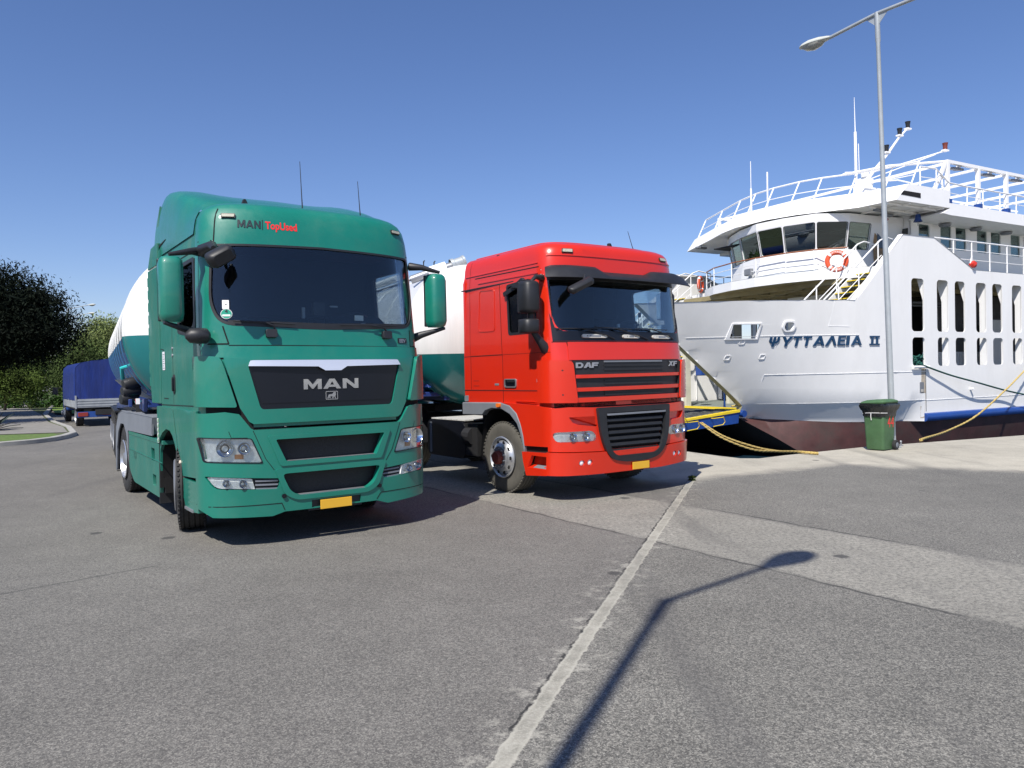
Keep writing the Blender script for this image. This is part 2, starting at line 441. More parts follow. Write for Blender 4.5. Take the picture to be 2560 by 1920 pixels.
def antenna(parent, p, h, lean=(0, 0), base=.02, r=.004):
    b = MB(); p = Vector(p); t = p+Vector((lean[0], lean[1], h))
    b.lathe([(base*1.6, -.01), (base, .02), (base*.5, .05), (0, .055)], p, (0, 0, 1), BLK, 12)
    b.tube([p+Vector((0, 0, .04)), lerp(p, t, .35), t], r, BLK, 6, radii=[r*2, r*1.4, r*.8]); return b.build('antenna', parent, 40)

def glyphs(mb, surf, polys, x0, z0, h, m, lift, th, xs=1):
    for poly in polys:
        mb.relief(surf, [(x0+p[0]*h*xs, z0+p[1]*h) for p in poly[0]], lift+th, th, m, holes=[[(x0+p[0]*h*xs, z0+p[1]*h) for p in hh] for hh in poly[1:]])
# ------------------------------------------------------------ GREEN TRUCK
GT = (-1.9651, 8.2125, .614)
T = empty('green_truck', (GT[0], GT[1], 0), GT[2], 'green tractor unit with tall sleeper cab, nearest vehicle on the left', 'truck', 'tractor units parked side by side')
gc = Cab(1.225, .46, 3.0,
    [(0, .0), (.6, -.03), (1.9, -.03), (2.05, 0.0), (2.25, .02), (3.08, .10), (3.25, .12), (3.4, .155), (3.47, .185), (3.52, .225), (3.555, .29), (3.58, .38), (3.595, .55), (3.615, .95)],
    [(0, 1.225), (2.2, 1.225), (2.7, 1.212), (3.1, 1.195), (3.3, 1.178), (3.4, 1.16), (3.48, 1.12), (3.53, 1.06), (3.57, .98), (3.6, .86), (3.615, .7)], 2.3)
CABSTEP = gc.asteps
W = gc.W
ws = rpoly([(-1.135, 3.085), (-1.15, 2.5), (-1.1, 2.33), (-1.0, 2.262), (0, 2.225), (1.0, 2.262), (1.1, 2.33), (1.15, 2.5), (1.135, 3.085), (0, 3.11)], [.04, .1, .1, .1, .3, .1, .1, .1, .04, 0])
b = MB()
front = [(-W, 1.22), (W, 1.22), (W, 3.6), (-W, 3.6)]
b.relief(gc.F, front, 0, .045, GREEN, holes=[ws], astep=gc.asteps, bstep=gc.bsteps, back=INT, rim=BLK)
sw = rpoly([(.40, 2.98), (.36, 2.30), (.56, 2.20), (.9, 2.27), (1.28, 2.27), (1.28, 2.98)], [.06, .06, .1, .05, .06, .06])
for sd_ in (-1, 1):
    b.relief(gc.S(sd_), [(.45, 1.42), (2.3, 1.42), (2.3, 3.6), (.45, 3.6)] if 0 else [(.45, 1.22), (2.3, 1.22), (2.3, 3.6), (.45, 3.6)], 0, .045, GREEND if sd_ < 0 else GREEN,
             holes=[[(max(.455, y), z) for y, z in sw]], bstep=gc.bsteps, back=INT, rim=BLK)
# roof cap and back wall
zt = 3.6; wt = interp(gc.wt, zt)
cap = [gc.P(a, zt) for a in gc.asteps if abs(a) <= W]+[Vector((wt, 2.3, zt)), Vector((-wt, 2.3, zt))]
b.prism(cap, (0, 0, .02), GREEN)
b.prism([(-1.22, 2.26, 1.22), (1.22, 2.26, 1.22), (1.22, 2.26, 3.3), (1.0, 2.26, 3.6), (-1.0, 2.26, 3.6), (-1.22, 2.26, 3.3)], (0, .05, 0), GREEND)
b.box((0, 1.25, 1.28), (2.3, 2.0, .06), INT)
body = b.build('cab_body', T, 40)
# door seams, side creases
def ribbon(mb, surf, pts, w, m, lift=.004):
    for (a0, b0), (a1, b1) in zip(pts, pts[1:]):
        d = Vector((a1-a0, b1-b0)); L = d.length
        if L < 1e-6: continue
        n = max(1, int(L/.05)); p = Vector((-d.y, d.x))/L*w/2; mc = ((a0+a1)/2, (b0+b1)/2)
        e_ = .002; s3 = (surf(mc[0]+p.x/w*e_, mc[1]+p.y/w*e_, 0)-surf(mc[0]-p.x/w*e_, mc[1]-p.y/w*e_, 0)).length/e_; p = p/max(1, s3)
        for k in range(n):
            u0, u1 = k/n, (k+1)/n
            q = [(a0+d.x*u0+p.x, b0+d.y*u0+p.y), (a0+d.x*u0-p.x, b0+d.y*u0-p.y), (a0+d.x*u1-p.x, b0+d.y*u1-p.y), (a0+d.x*u1+p.x, b0+d.y*u1+p.y)]
            mb.quad([surf(x, z, lift) for x, z in q], m)
b = MB(); S = gc.S(-1)
ribbon(b, gc.F, [(-1.222, 2.07), (-1.0, 2.07), (-1.045, 2.25)], .014, GAP)
ribbon(b, gc.F, [(1.222, 2.05), (1.055, 2.05), (1.06, 2.24)], .012, GAP)
ribbon(b, gc.F, [(-1.0, 2.055), (0, 2.05), (1.05, 2.04)], .008, GAP)
ribbon(b, gc.F, [(-1.218, 1.93), (-1.218, 3.0)], .007, GAP)
ribbon(b, gc.F, [(-1.11, 3.12), (-1.10, 3.47)], .012, GAP)
ribbon(b, gc.F, [(1.13, 3.11), (1.16, 3.11)], .01, GAP)
ribbon(b, gc.F, [(-1.22, 3.13), (-1.13, 3.13)], .01, GAP)
for (y0, z0), (y1, z1) in (((.5, 1.44), (2.32, 1.42)), ((1.62, 1.44), (1.62, 2.3)), ((1.62, 2.3), (1.45, 3.05)), ((.5, 3.06), (1.45, 3.06)), ((1.9, 1.5), (2.15, 1.5)), ((2.1, 2.08), (2.29, 2.1))):
    ribbon(b, S, [(y0, z0), (y1, z1)], .009, GAP)
b.build('panel_gaps', T, 0)
# the roof spoiler with its two humps
b = MB(); rows = []
for y, zt_ in ((.62, 3.50), (.75, 3.60), (1.0, 3.71), (1.3, 3.81), (1.6, 3.90), (1.9, 3.97), (2.1, 4.0), (2.25, 3.98), (2.38, 3.91)):
    h_ = zt_-3.38; row = []
    for s_, q in ((1.205, 0), (1.20, .35), (1.19, .6), (1.175, .78), (1.15, .89), (1.11, .955), (1.05, .99), (.96, 1.01), (.85, 1.02), (.7, 1.0), (.5, .985), (.25, .99), (0, 1.0)):
        row.append((-s_, y, 3.38+h_*q))
    k_ = min(1, (y-.62)/.7); row = [(-interp(gc.wt, 3.24)-.014, y, 3.24)]+[(lerp(-interp(gc.wt, z)-.012 if z < 3.5 else x*.9, x if z > 3.45 else -max(-x, interp(gc.wt, z)+.014), k_), y_, z) for x, y_, z in row]
    rows.append(row+[(-x, y_, z) for x, y_, z in row[-2::-1]])
b.grid(rows, GREEN)
back = [(x*.995, 2.38+(3.97-z)*.42, z) for x, y, z in rows[-1]]; b.grid([rows[-1], [(x, y+.05, min(z, 3.9)) for x, y, z in back]], GREEN)
for sg in (-1, 1):
    b.prism([(sg*1.2, 2.37, 3.38), (sg*1.195, 2.37, 3.74), (sg*1.18, 2.37, 3.86), (sg*1.18, 2.44, 3.80), (sg*1.19, 2.57, 3.6), (sg*1.2, 2.66, 3.38)], (-sg*.02, 0, 0), GREEND)
b.build('roof_spoiler', T, 60)
b = MB()
for sg in (-1, 1): b.relief(lambda y, z, l=0, sg=sg: Vector((sg*(1.215+l-(z-3.2)*.03), y, z)), [(1.95, 3.39), (2.3, 3.37), (2.66, 3.385), (2.66, 3.365), (2.3, 3.345), (1.95, 3.38)], .0, .01, GAP)
b.build('spoiler_gap', T, 0)
for sg in (-1, 1):                               # side fairings behind the cab
    b = MB()
    b.prism([(sg*1.235, y, z) for y, z in [(2.32, 1.43), (2.88, 1.43), (2.97, 1.9), (2.95, 3.12), (2.32, 3.12)]], (-sg*.03, 0, 0), GREEND)
    b.prism([(sg*1.235, y, z) for y, z in [(2.32, 3.135), (2.95, 3.135), (2.72, 3.38), (2.32, 3.40)]], (-sg*.03, 0, 0), GREEND)
    for k in range(9): b.box((sg*1.22, 2.955, 1.7+k*.16), (.04, .035, .12), GREEND)
    b.build('side_fairing', T, 0, bevel=.008)
# glass
b = MB(); b.relief(gc.F, ws, -.012, .006, WSG, astep=gc.asteps, bstep=gc.bsteps); b.build('windscreen', T, 60)
b = MB(); outer = [(x*1.012, z+(.014 if z > 2.6 else -.014)) for x, z in ws]; b.relief(gc.F, [(x*1.004, z+(.006 if z > 2.6 else -.006)) for x, z in ws], .003, .01, BLK, holes=[[(x*.988, z-(.016 if z > 2.6 else -.016)) for x, z in ws]], astep=gc.asteps, bstep=gc.bsteps); b.build('windscreen_seal', T, 40)
for sg, gm in ((-1, DWG), (1, SWG)):
    b = MB(); b.relief(gc.S(sg), [(max(.455, y), z) for y, z in sw], -.015, .005, gm, bstep=gc.bsteps); b.build('side_window', T, 60)
b = MB(); b.relief(S, rpoly([(.50, 3.0), (.46, 2.26), (.6, 2.16), (1.32, 2.24), (1.32, 3.0)], .05), .006, .012, BLK, holes=[rpoly([(.56, 2.96), (.53, 2.33), (.62, 2.26), (1.26, 2.3), (1.26, 2.95)], .05)]); b.build('window_frame', T, 40)
# things in the cab
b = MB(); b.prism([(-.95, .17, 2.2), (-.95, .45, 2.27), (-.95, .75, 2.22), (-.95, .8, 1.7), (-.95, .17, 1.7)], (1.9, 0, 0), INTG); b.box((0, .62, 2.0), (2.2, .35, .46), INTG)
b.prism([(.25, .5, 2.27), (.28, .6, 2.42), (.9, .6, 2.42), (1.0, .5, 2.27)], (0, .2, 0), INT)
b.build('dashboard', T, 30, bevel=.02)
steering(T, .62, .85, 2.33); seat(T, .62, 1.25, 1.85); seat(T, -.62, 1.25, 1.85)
b = MB(); b.box((0, .72, 3.2), (2.0, .6, .18), INT); b.box((0, 1.5, 3.0), (2.28, .08, 1.1), INT); b.build('roof_locker', T, 0, bevel=.02)
b = MB(); b.box((0.02, .3, 2.47), (.13, .06, .14), BLK); b.box((.5, .3, 2.38), (.1, .02, .06), WHITE); b.box((.55, .3, 2.3), (.05, .02, .05), STEEL); b.box((-.15, .3, 2.42), (.03, .03, .12), STEEL); b.box((.2, .3, 2.5), (.09, .02, .018), STEEL)
b.build('dash_clutter', T, 0)
# windscreen stickers
b = MB(); b.relief(gc.F, [(-1.045, 2.425), (-.985, 2.425), (-.985, 2.515), (-1.045, 2.515)], .0, 0, WHITE); b.relief(gc.F, circ(-1.012, 2.47, .006), .002, 0, BLKT); b.build('permit_sticker', T, 0)
b = MB(); SG = mat("sticker_green", (.02, .3, .2), .4); b.relief(gc.F, circ(-1.01, 2.375, .052), -.002, 0, WHITE); b.relief(gc.F, circ(-1.01, 2.375, .047), 0, 0, SG)
text_on(b, gc.F, "4", -1.01, 2.385, .05, BLKT, .002, .001, 1, 'CENTER'); b.relief(gc.F, [(-1.045, 2.35), (-.975, 2.35), (-.975, 2.368), (-1.045, 2.368)], .002, 0, WHITE); b.build('emission_sticker', T, 0)
# upper lettering
b = MB(); glyphs(b, gc.F, [([(0, 0), (0, 1), (.25, 1), (.47, .38), (.69, 1), (.94, 1), (.94, 0), (.74, 0), (.74, .62), (.55, .08), (.39, .08), (.2, .62), (.2, 0)],), ([(1.02, 0), (1.36, 1), (1.6, 1), (1.94, 0), (1.72, 0), (1.65, .2), (1.31, .2), (1.24, 0)], [(1.37, .37), (1.59, .37), (1.48, .74)]), ([(2.03, 0), (2.03, 1), (2.25, 1), (2.62, .38), (2.62, 1), (2.83, 1), (2.83, 0), (2.61, 0), (2.24, .62), (2.24, 0)],)], -.895, 3.268, .082, BLKT, .004, .001); b.relief(gc.F, [(-.648, 3.255), (-.64, 3.255), (-.64, 3.365), (-.648, 3.365)], .003, 0, BLKT)
text_on(b, gc.F, "TopUsed", -.615, 3.27, .112, REDT, .003, .003, .83); b.build('roof_lettering', T, 0)
marker(T, gc.F, -.985, 3.385, .115, .028); marker(T, gc.F, 1.0, 3.38, .115, .028)
# nose panel: surround, grille, chrome, deflectors
cp = [(-1.05, 1.93), (-1.02, 1.79), (-.92, 1.42), (-.84, 1.28), (-.8, 1.255), (.8, 1.255), (.84, 1.28), (.92, 1.42), (1.02, 1.79), (1.05, 1.93)]
gr = rpoly([(-.815, 1.90), (.815, 1.90), (.838, 1.84), (.735, 1.425), (.71, 1.40), (-.71, 1.40), (-.735, 1.425), (-.838, 1.84)], .02)
b = MB(); b.relief(gc.F, [(-1.2, 1.93), (1.2, 1.93), (1.215, 2.04), (-1.215, 2.045)], .012, .02, GREEN, astep=gc.asteps)
b.relief(gc.F, cp, .03, .05, GREEN, holes=[gr], astep=gc.asteps, bstep=[1.34]); b.build('nose_panel', T, 40, bevel=.006)
b = MB(); b.relief(gc.F, [(-1.2, 1.93), (-.8, 1.93), (-.8, 1.2), (.8, 1.2), (.8, 1.93), (1.2, 1.93), (1.2, 1.16), (-1.2, 1.16)], .003, .02, GAP, astep=gc.asteps); b.build('nose_shadow_gap', T, 40)
b = MB(); b.relief(gc.F, gr, .012, .02, BLKG, astep=gc.asteps)
b.relief(gc.F, rpoly([(-.8, 1.79), (.8, 1.79), (.72, 1.46), (-.72, 1.46)], .03), .018, .02, BLKG, astep=gc.asteps)
gri = b.build('front_grille', T, 40, bevel=.003)
b = MB(); b.relief(lambda a, z, l=0: gc.F(a, z, l+(1.9-z)*.4-.01), [(-.815, 1.90), (.815, 1.90), (.838, 1.842), (.18, 1.83), (.105, 1.787), (-.07, 1.787), (-.14, 1.83), (-.838, 1.842)], .038, .012, CHROMEB, astep=gc.asteps); b.build('chrome_bar', T, 40, bevel=.006)
# big metal letters M A N
Mg = [(0, 0), (0, 1), (.42, 1), (.85, .45), (1.28, 1), (1.7, 1), (1.7, 0), (1.32, 0), (1.32, .55), (.92, .04), (.78, .04), (.38, .55), (.38, 0)]
Ag = [(0, 0), (.62, 1), (1.12, 1), (1.75, 0), (1.3, 0), (1.2, .18), (.54, .18), (.43, 0)]
Ah = [(.68, .4), (1.06, .4), (.87, .74)]
Ng = [(0, 0), (0, 1), (.42, 1), (1.2, .38), (1.2, 1), (1.58, 1), (1.58, 0), (1.16, 0), (.38, .62), (.38, 0)]
b = MB(); glyphs(b, gc.F, [([*Mg],)], -.293, 1.592, .106, CHROME, .018, .008, 1.08); glyphs(b, gc.F, [(Ag, Ah)], -.082, 1.592, .106, CHROME, .018, .008, 1.08)
glyphs(b, gc.F, [(Ng,)], .137, 1.592, .106, CHROME, .018, .008, 1.08); b.build('badge_lettering', gri, 0)
b = MB(); b.relief(gc.F, rr(-.056, .08, 1.476, 1.566, .008, 2), .024, .006, CHROME, holes=[rr(-.049, .073, 1.483, 1.559, .005, 2)])
lion = [(-.04, 1.488), (-.036, 1.50), (-.03, 1.506), (-.027, 1.522), (-.02, 1.53), (.0, 1.532), (.02, 1.536), (.03, 1.552), (.045, 1.556), (.06, 1.548), (.055, 1.538), (.058, 1.525), (.05, 1.51), (.056, 1.492), (.062, 1.488), (.045, 1.487), (.042, 1.503), (.035, 1.51), (.028, 1.488), (.014, 1.488), (.02, 1.508), (.0, 1.512), (-.008, 1.505), (.0, 1.49), (-.014, 1.488), (-.02, 1.505), (-.026, 1.488)]
b.relief(gc.F, lion, .024, .005, CHROME); b.build('emblem', gri, 0)
b = MB(); b.relief(gc.F, rr(.865, .995, 2.085, 2.145, .006, 2), .006, .006, BLK); text_on(b, gc.F, "EEV", .93, 2.095, .055, STEEL, .008, .0025, 1.05, 'CENTER'); b.build('badge', T, 0)
for sg in (-1, 1):
    pts = [(sg*1.225, 1.95), (sg*1.07, 1.93), (sg*1.045, 1.84), (sg*.945, 1.44), (sg*.96, 1.43), (sg*1.225, 1.44)]
    b = MB(); b.relief(gc.F, rpoly(pts, [0, .05, .03, .02, 0, 0]), .07 if sg > 0 else .055, .05, GREEN, astep=gc.asteps)
    if sg > 0: b.relief(gc.F, [(1.224, 1.94), (1.2249, 1.94), (1.2249, 1.45), (1.224, 1.45)], .075, .06, AMB)
    b.build('air_deflector', T, 40, bevel=.012)
for a in (-.60, .70):
    b = MB(); b.relief(gc.F, rr(a-.05, a+.06, 2.13, 2.215, .015, 2), .05, .06, BLK); b.build('wiper_cap', T, 30, bevel=.01)
wiper(T, gc.F, -.95, 2.3, -.35, 2.27, -.55, 2.2); wiper(T, gc.F, .15, 2.27, .85, 2.28, .72, 2.2)
b = MB(); b.relief(gc.F, [(-1.0, 2.262), (0, 2.226), (1.0, 2.262), (1.0, 2.31), (0, 2.29), (-1.0, 2.31)], .0, .003, BLK, astep=gc.asteps); b.build('windscreen_lower_band', T, 30)
# bumper
h1 = rpoly([(-.6, 1.09), (.6, 1.09), (.5, .86), (-.5, .86)], .02)
h2 = rpoly([(-.545, .735), (.545, .735), (.47, .56), (.38, .5), (-.38, .5), (-.47, .56)], .05)
hl = {sg: rpoly([(sg*1.215, 1.125), (sg*.83, 1.105), (sg*.735, .865), (sg*1.19, .895)], .02) for sg in (-1, 1)}
fg = {sg: rpoly([(sg*1.2, .745), (sg*.56, .69), (sg*.585, .585), (sg*1.14, .615)], [.02, .03, .03, .05]) for sg in (-1, 1)}
bp = [(-W, 1.37), (-1.05, 1.385), (-.93, 1.36), (-.83, 1.215), (-.8, 1.195), (.8, 1.195), (.83, 1.215), (.93, 1.36), (1.05, 1.385), (W, 1.37), (W, .40), (1.15, .33), (.64, .30), (.5, .345), (-.52, .345), (-.64, .31), (-1.15, .33), (-W, .40)]
b = MB()
b.relief(gc.F, bp, .05, .06, GREEN, holes=[h1, h2, hl[-1], hl[1], fg[-1], fg[1], [(-.24, .325+.03), (.31, .355), (.31, .432), (-.24, .432)]], astep=gc.asteps, bstep=[.43])
bum = b.build('bumper', T, 40, bevel=.008)
b = MB()   # shoulders between the openings, raised a little
fr = rpoly([(-.68, 1.13), (.68, 1.13), (.56, .815), (-.56, .815)], .03)
b.relief(gc.F, fr, .066, .03, GREEN, holes=[h1], astep=gc.asteps); fr2 = rpoly([(-.62, .79), (.62, .79), (.52, .52), (.4, .455), (-.4, .455), (-.52, .52)], .05)
b.relief(gc.F, fr2, .066, .03, GREEN, holes=[h2], astep=gc.asteps); b.build('grille_frame', bum, 40, bevel=.01)
b = MB(); ribbon(b, gc.F, [(-W, .44), (-.55, .435), (-.52, .36)], .008, GAP, .0525); ribbon(b, gc.F, [(W, .44), (.55, .43), (.5, .36)], .008, GAP, .0525)
for sg in (-1, 1):
    ribbon(b, gc.F, [(sg*.81, 1.19), (sg*.7, .9), (sg*.62, .78)], .006, GAP, .0525); ribbon(b, gc.F, [(sg*1.02, 1.19), (sg*1.0, 1.125), (sg*.86, 1.12)], .005, GAP, .0525)
    b.relief(gc.F, circ(sg*.53, .508, .022), .07, .02, BLKG)
b.build('bumper_seams', bum, 0)
b = MB()
MESH = mat("grille_mesh", (.02, .02, .021), .7, var=.6, scale=120)
b.relief(gc.F, [(-.75, 1.13), (.75, 1.13), (.75, .45), (-.75, .45)], -.06, .02, MESH, astep=gc.asteps)
b.relief(gc.F, [(-.55, .845), (.55, .845), (.55, .862), (-.55, .862)], .04, .08, STEEL, astep=gc.asteps); b.relief(gc.F, [(-.38, .49), (.38, .49), (.38, .505), (-.38, .505)], .04, .06, STEEL, astep=gc.asteps)
b.relief(gc.F, [(-.27, .32), (.33, .32), (.33, .44), (-.27, .44)], .03, .03, BLK); b.box((.18, .02, .38), (.5, .02, .01), BLK)
b.build('lower_intake', bum, 40)
plate(T, gc.F(.018, .38, .075), .35, .098)
for sg in (-1, 1):
    o = lampunit(T, gc.F, hl[sg], 'headlight', [(sg*1.06, 1.02, .085), (sg*.90, 1.015, .062)], .052, .075)
    b = MB(); b.relief(gc.F, [(sg*a, z) for a, z in ((1.17, .915), (.98, .91), (.98, .955), (1.17, .955))], .02, .01, REFL); b.relief(gc.F, [(sg*a, z) for a, z in ((.98, .91), (.90, .905), (.90, .955), (.98, .955))], .02, .012, mat("indicator_bulb_orange", (.5, .2, .06), .3)); b.build('indicator', o, 0)
    b = MB(); b.relief(gc.F, [((x-sg*1.0)*1.05+sg*1.0, (z-1)*1.08+1) for x, z in hl[sg]], .056, .02, BLKG, holes=[hl[sg]], astep=gc.asteps); b.build('headlight_seal', o, 30)
    lz = rpoly([(sg*1.185, .738), (sg*.83, .705), (sg*.805, .60), (sg*1.13, .625)], [.02, .01, .01, .05])
    o = lampunit(T, gc.F, lz, 'fog_light', [(sg*1.06, .672, .038), (sg*.92, .66, .042)], .05, .05)
    b = MB(); b.relief(gc.F, fg[sg], -.0, .02, BLK, astep=gc.asteps)
    for z in (.675, .635, .595): b.relief(gc.F, [(sg*.8, z+.012), (sg*.58, z), (sg*.585, z-.014), (sg*.8, z-.006)], .035, .03, GREYP, astep=gc.asteps)
    b.build('fog_light_surround', T, 30)
# lower side, wheel arch, steps
arch = [(2.46, .93), (2.36, 1.0), (2.19, 1.08), (1.95, 1.14), (1.75, 1.13), (1.62, 1.08), (1.5, .99), (1.40, .88), (1.32, .76), (1.26, .66)]
lowside = [(.455, 1.39), (2.32, 1.40), (2.46, 1.40)]+arch+[(1.1, .665), (.455, .70)]
for sg in (-1, 1):
    b = MB(); f = gc.S(sg)
    b.relief(f, lowside, .03, .05, GREEND if sg < 0 else GREEN, astep=[.8, 1.2])
    ribbon(b, f, [(1.55, 1.38), (1.42, 1.1), (1.30, .8)], .02, GREEN, .034)
    b.build('front_fender', T, 30, bevel=.008)
    b = MB()
    b.relief(f, [(1.24, .6), (1.0, .30), (.455, .34), (.455, .655), (1.2, .64)][::-1], .03, .3, GREEN)
    b.box((sg*1.15, .82, .335), (.24, .36, .03), STEEL); b.relief(f, [(.5, .64), (1.1, .64), (1.1, .42), (.5, .42)], .032, .004, GREEN)
    b.build('cab_step', T, 0, bevel=.01)
    b = MB()                                   # arch liner
    rows = []
    for y, z in [(2.5, .5), (2.46, .9)]+arch[1:]+[(1.15, .45)]: rows.append([(sg*1.2, y, z+.01), (sg*.75, y, z+.01)])
    b.grid(rows, GAP); b.box((sg*.98, 2.52, .75), (.5, .03, .75), GAP); b.build('wheel_arch_liner', T, 60)
    b = MB(); b.box((sg*1.08, 2.56, .42), (.3, .02, .5), BLK, Matrix.Rotation(R(4), 3, 'X')); b.build('mudflap', T, 0)
b = MB(); b.relief(S, rr(1.52, 1.62, 1.56, 1.78, .045), .012, .012, BLK); b.relief(S, rr(1.55, 1.59, 1.59, 1.75, .02), .03, .02, BLKG); b.build('door_handle', T, 30, bevel=.01)
b = MB(); STK = mat("sticker_white", (.72, .73, .76), .5, var=.0)
b.relief(S, [(2.05, 1.84), (2.19, 1.84), (2.19, 2.06), (2.05, 2.06)], .004, 0, STK)
for k in range(7): b.relief(S, [(2.07+(k % 2)*.03, 1.86+k*.027), (2.16, 1.86+k*.027), (2.16, 1.868+k*.027), (2.07+(k % 2)*.03, 1.868+k*.027)], .006, 0, STEEL)
b.build('info_label', T, 0)
b = MB()
for k in range(5):
    z = .95+k*.062; b.relief(S, [(2.36, z), (2.455, z), (2.455, z+.052), (2.36, z+.052)], .034, 0, WHITE)
    b.relief(S, [(2.37, z+.006), (2.41, z+.006), (2.41, z+.046), (2.37, z+.046)], .036, 0, mat("label_green", (.02, .33, .08), .5)); b.relief(S, [(2.42, z+.012), (2.45, z+.012), (2.45, z+.02), (2.42, z+.02)], .036, 0, GREEN)
b.build('tyre_pressure_label', T, 0)
b = MB()
for z in (2.08, 2.0): b.lathe([(.02, 0), (.018, .012), (0, .012)], S(1.62, z, 0), (-1, 0, 0), STEEL, 12)
b.lathe([(.03, 0), (.028, .02), (0, .028)], S(1.22, .80, .03), (-1, 0, 0), mat("side_repeater", (.6, .5, .42), .3), 14)
b.build('door_lock', T, 30)
# side skirt, tank, chassis
sk = rpoly([(4.80, .98), (4.84, .42), (4.45, .25), (2.58, .24), (2.52, .42), (2.48, .86), (2.34, .95)], [.03, .1, .1, .03, .05, .06, .03])
for sg in (-1, 1):
    b = MB(); sh_ = lambda y, z, l=0, sg=sg: Vector((sg*(1.225+l), y, z))
    b.relief(sh_, sk, 0, .04, GREEND, holes=[rr(2.86, 3.08, .68, .84, .01, 2), rr(2.80, 3.02, .36, .5, .01, 2)])
    b.box((sg*1.15, 3.55, .95), (.16, 2.5, .05), GREEND); b.relief(sh_, [(4.8, .72), (2.38, .70), (2.38, .69), (4.8, .71)], .008, .01, GREEND)
    b.build('side_skirt', T, 30, bevel=.012)
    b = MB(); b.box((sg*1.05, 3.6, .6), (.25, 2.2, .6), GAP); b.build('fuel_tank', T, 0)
b = MB(); text_on(b, lambda a, z, l=0: Vector((-1.225-l, 4.45-(a), z)), "TGX", 0, .60, .13, mat("faded_letters", (.04, .12, .1), .6), .003); b.build('skirt_lettering', T, 0)
b = MB()
b.box((0, 3.6, .9), (.85, 6.2, .28), CHAS); b.box((0, 5.3, 1.15), (.9, .8, .12), CHAS)
b.box((-.8, 2.75, 1.35), (.5, .25, .35), CHAS); b.box((-1.0, 3.6, 1.02), (.4, .5, .1), CHAS); b.box((-.95, 3.0, 1.03), (.2, .2, .08), STEEL)
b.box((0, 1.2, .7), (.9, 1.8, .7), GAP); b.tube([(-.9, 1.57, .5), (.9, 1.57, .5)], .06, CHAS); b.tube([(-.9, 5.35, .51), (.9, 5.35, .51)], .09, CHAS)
b.box((-1.1, 4.2, 1.0), (.1, .14, .05), mat("blue_cap", (.03, .08, .35), .5)); b.tube([(-1.05, 3.9, 1.0), (-1.1, 3.4, 1.03), (-1.0, 3.0, 1.0)], .018, ALU); b.tube([(-1.1, 2.75, .97), (-1.0, 2.6, .97)], .05, STEEL)
b.build('chassis_frame', T, 0, bevel=.01)
for sg in (-1, 1):
    b = MB(); rows = []
    prof = [(2.95, 1.02), (2.9, 1.24), (4.6, 1.25), (4.9, 1.24), (5.35, 1.26), (5.7, 1.2), (5.95, 1.0), (6.03, .7), (6.05, .28)]
    for y, z in prof: rows.append([(sg*1.24, y, z), (sg*.62, y, z)])
    b.grid(rows, GREYP)
    outl = [(2.92, 1.25), (5.35, 1.27), (5.75, 1.2), (6.0, .95), (6.07, .28), (6.0, .28), (5.92, .65), (5.75, .92), (5.5, 1.06), (5.2, 1.06), (4.98, .92), (4.86, .6), (4.84, .98), (2.92, 1.0)]
    b.prism([(sg*1.235, y, z) for y, z in rpoly(outl, .03)], (-sg*.02, 0, 0), GREYP)
    for k in range(6): b.box((sg*1.0, 6.07, .26+k*.025), (.45, .012, .012), BLK)
    b.build('rear_mudguard', T, 30)
WHEELY = 1.6
wheel(T, (-1.235, WHEELY, .51), -1, R(-13), True, disc=STEEL, flat=True); wheel(T, (1.235, WHEELY, .51), 1, R(-13), True, disc=STEEL)
wheel(T, (-1.225, 5.35, .51), -1, 0, False, dual=True); wheel(T, (1.225, 5.35, .51), 1, 0, False, dual=True)
# mirrors
for sg in (-1, 1):
    b = MB()
    b.tube([(sg*1.2, .38, 3.02), (sg*1.3, .26, 3.0), (sg*1.52, .22, 2.95)], .028, BLK, radii=[.05, .035, .018])
    b.tube([(sg*1.2, .45, 2.14), (sg*1.3, .3, 2.2), (sg*1.58, .22, 2.28)], .03, BLK, radii=[.06, .04, .018])
    b.build('mirror_arm', T, 50)
    mirror_box(T, 'side_mirror', sg*1.49, .33, 2.29, 2.93, .235, .17, GREEN, yaw=R(sg*6))
b = MB(); c = Vector((-1.30, .2, 2.15)); rows = []
for k, (x, r_) in enumerate(((-1.40, .03), (-1.36, .075), (-1.28, .085), (-1.2, .08), (-1.17, .04))): rows.append([(x, .15+r_*1.1*math.cos(t*math.pi/6), 2.15+r_*.95*math.sin(t*math.pi/6)) for t in range(12)])
b.grid(rows, BLK, True); b.bm.faces.new([b.bm.verts.new(p) for p in rows[0]]).material_index = 0; b.bm.faces.new([b.bm.verts.new(p) for p in rows[-1]]).material_index = 0
b.build('mirror_bracket', T, 50)
b = MB(); b.tube([(-1.18, .3, 3.02), (-1.15, .06, 3.04), (-1.18, -.12, 2.98)], .045, BLK, radii=[.07, .05, .03]); b.build('mirror_arm', T, 50)
def slab(mb, c, w, h, d, rot, m, n=8):
    rows = []
    for t, k in ((-.5, .7), (-.4, .93), (0, 1), (.4, .93), (.5, .7)):
        rows.append([Vector(c)+rot @ Vector((x*k, t*d, z*k)) for x, z in rr(-w/2, w/2, -h/2, h/2, min(w, h)*.3, 3)])
    mb.grid(rows, m, True)
    for r_ in (rows[0], rows[-1]): mb.bm.faces.new([mb.bm.verts.new(p) for p in r_]).material_index = mb.mi(m)
b = MB(); slab(b, (-1.14, -.2, 2.90), .27, .15, .16, Matrix.Rotation(R(-32), 3, 'Y') @ Matrix.Rotation(R(20), 3, 'X'), BLK); b.build('front_mirror', T, 60)
antenna(T, (.09, .9, 3.62), .62, (-.02, 0)); antenna(T, (.82, .9, 3.6), .5, (-.03, 0))
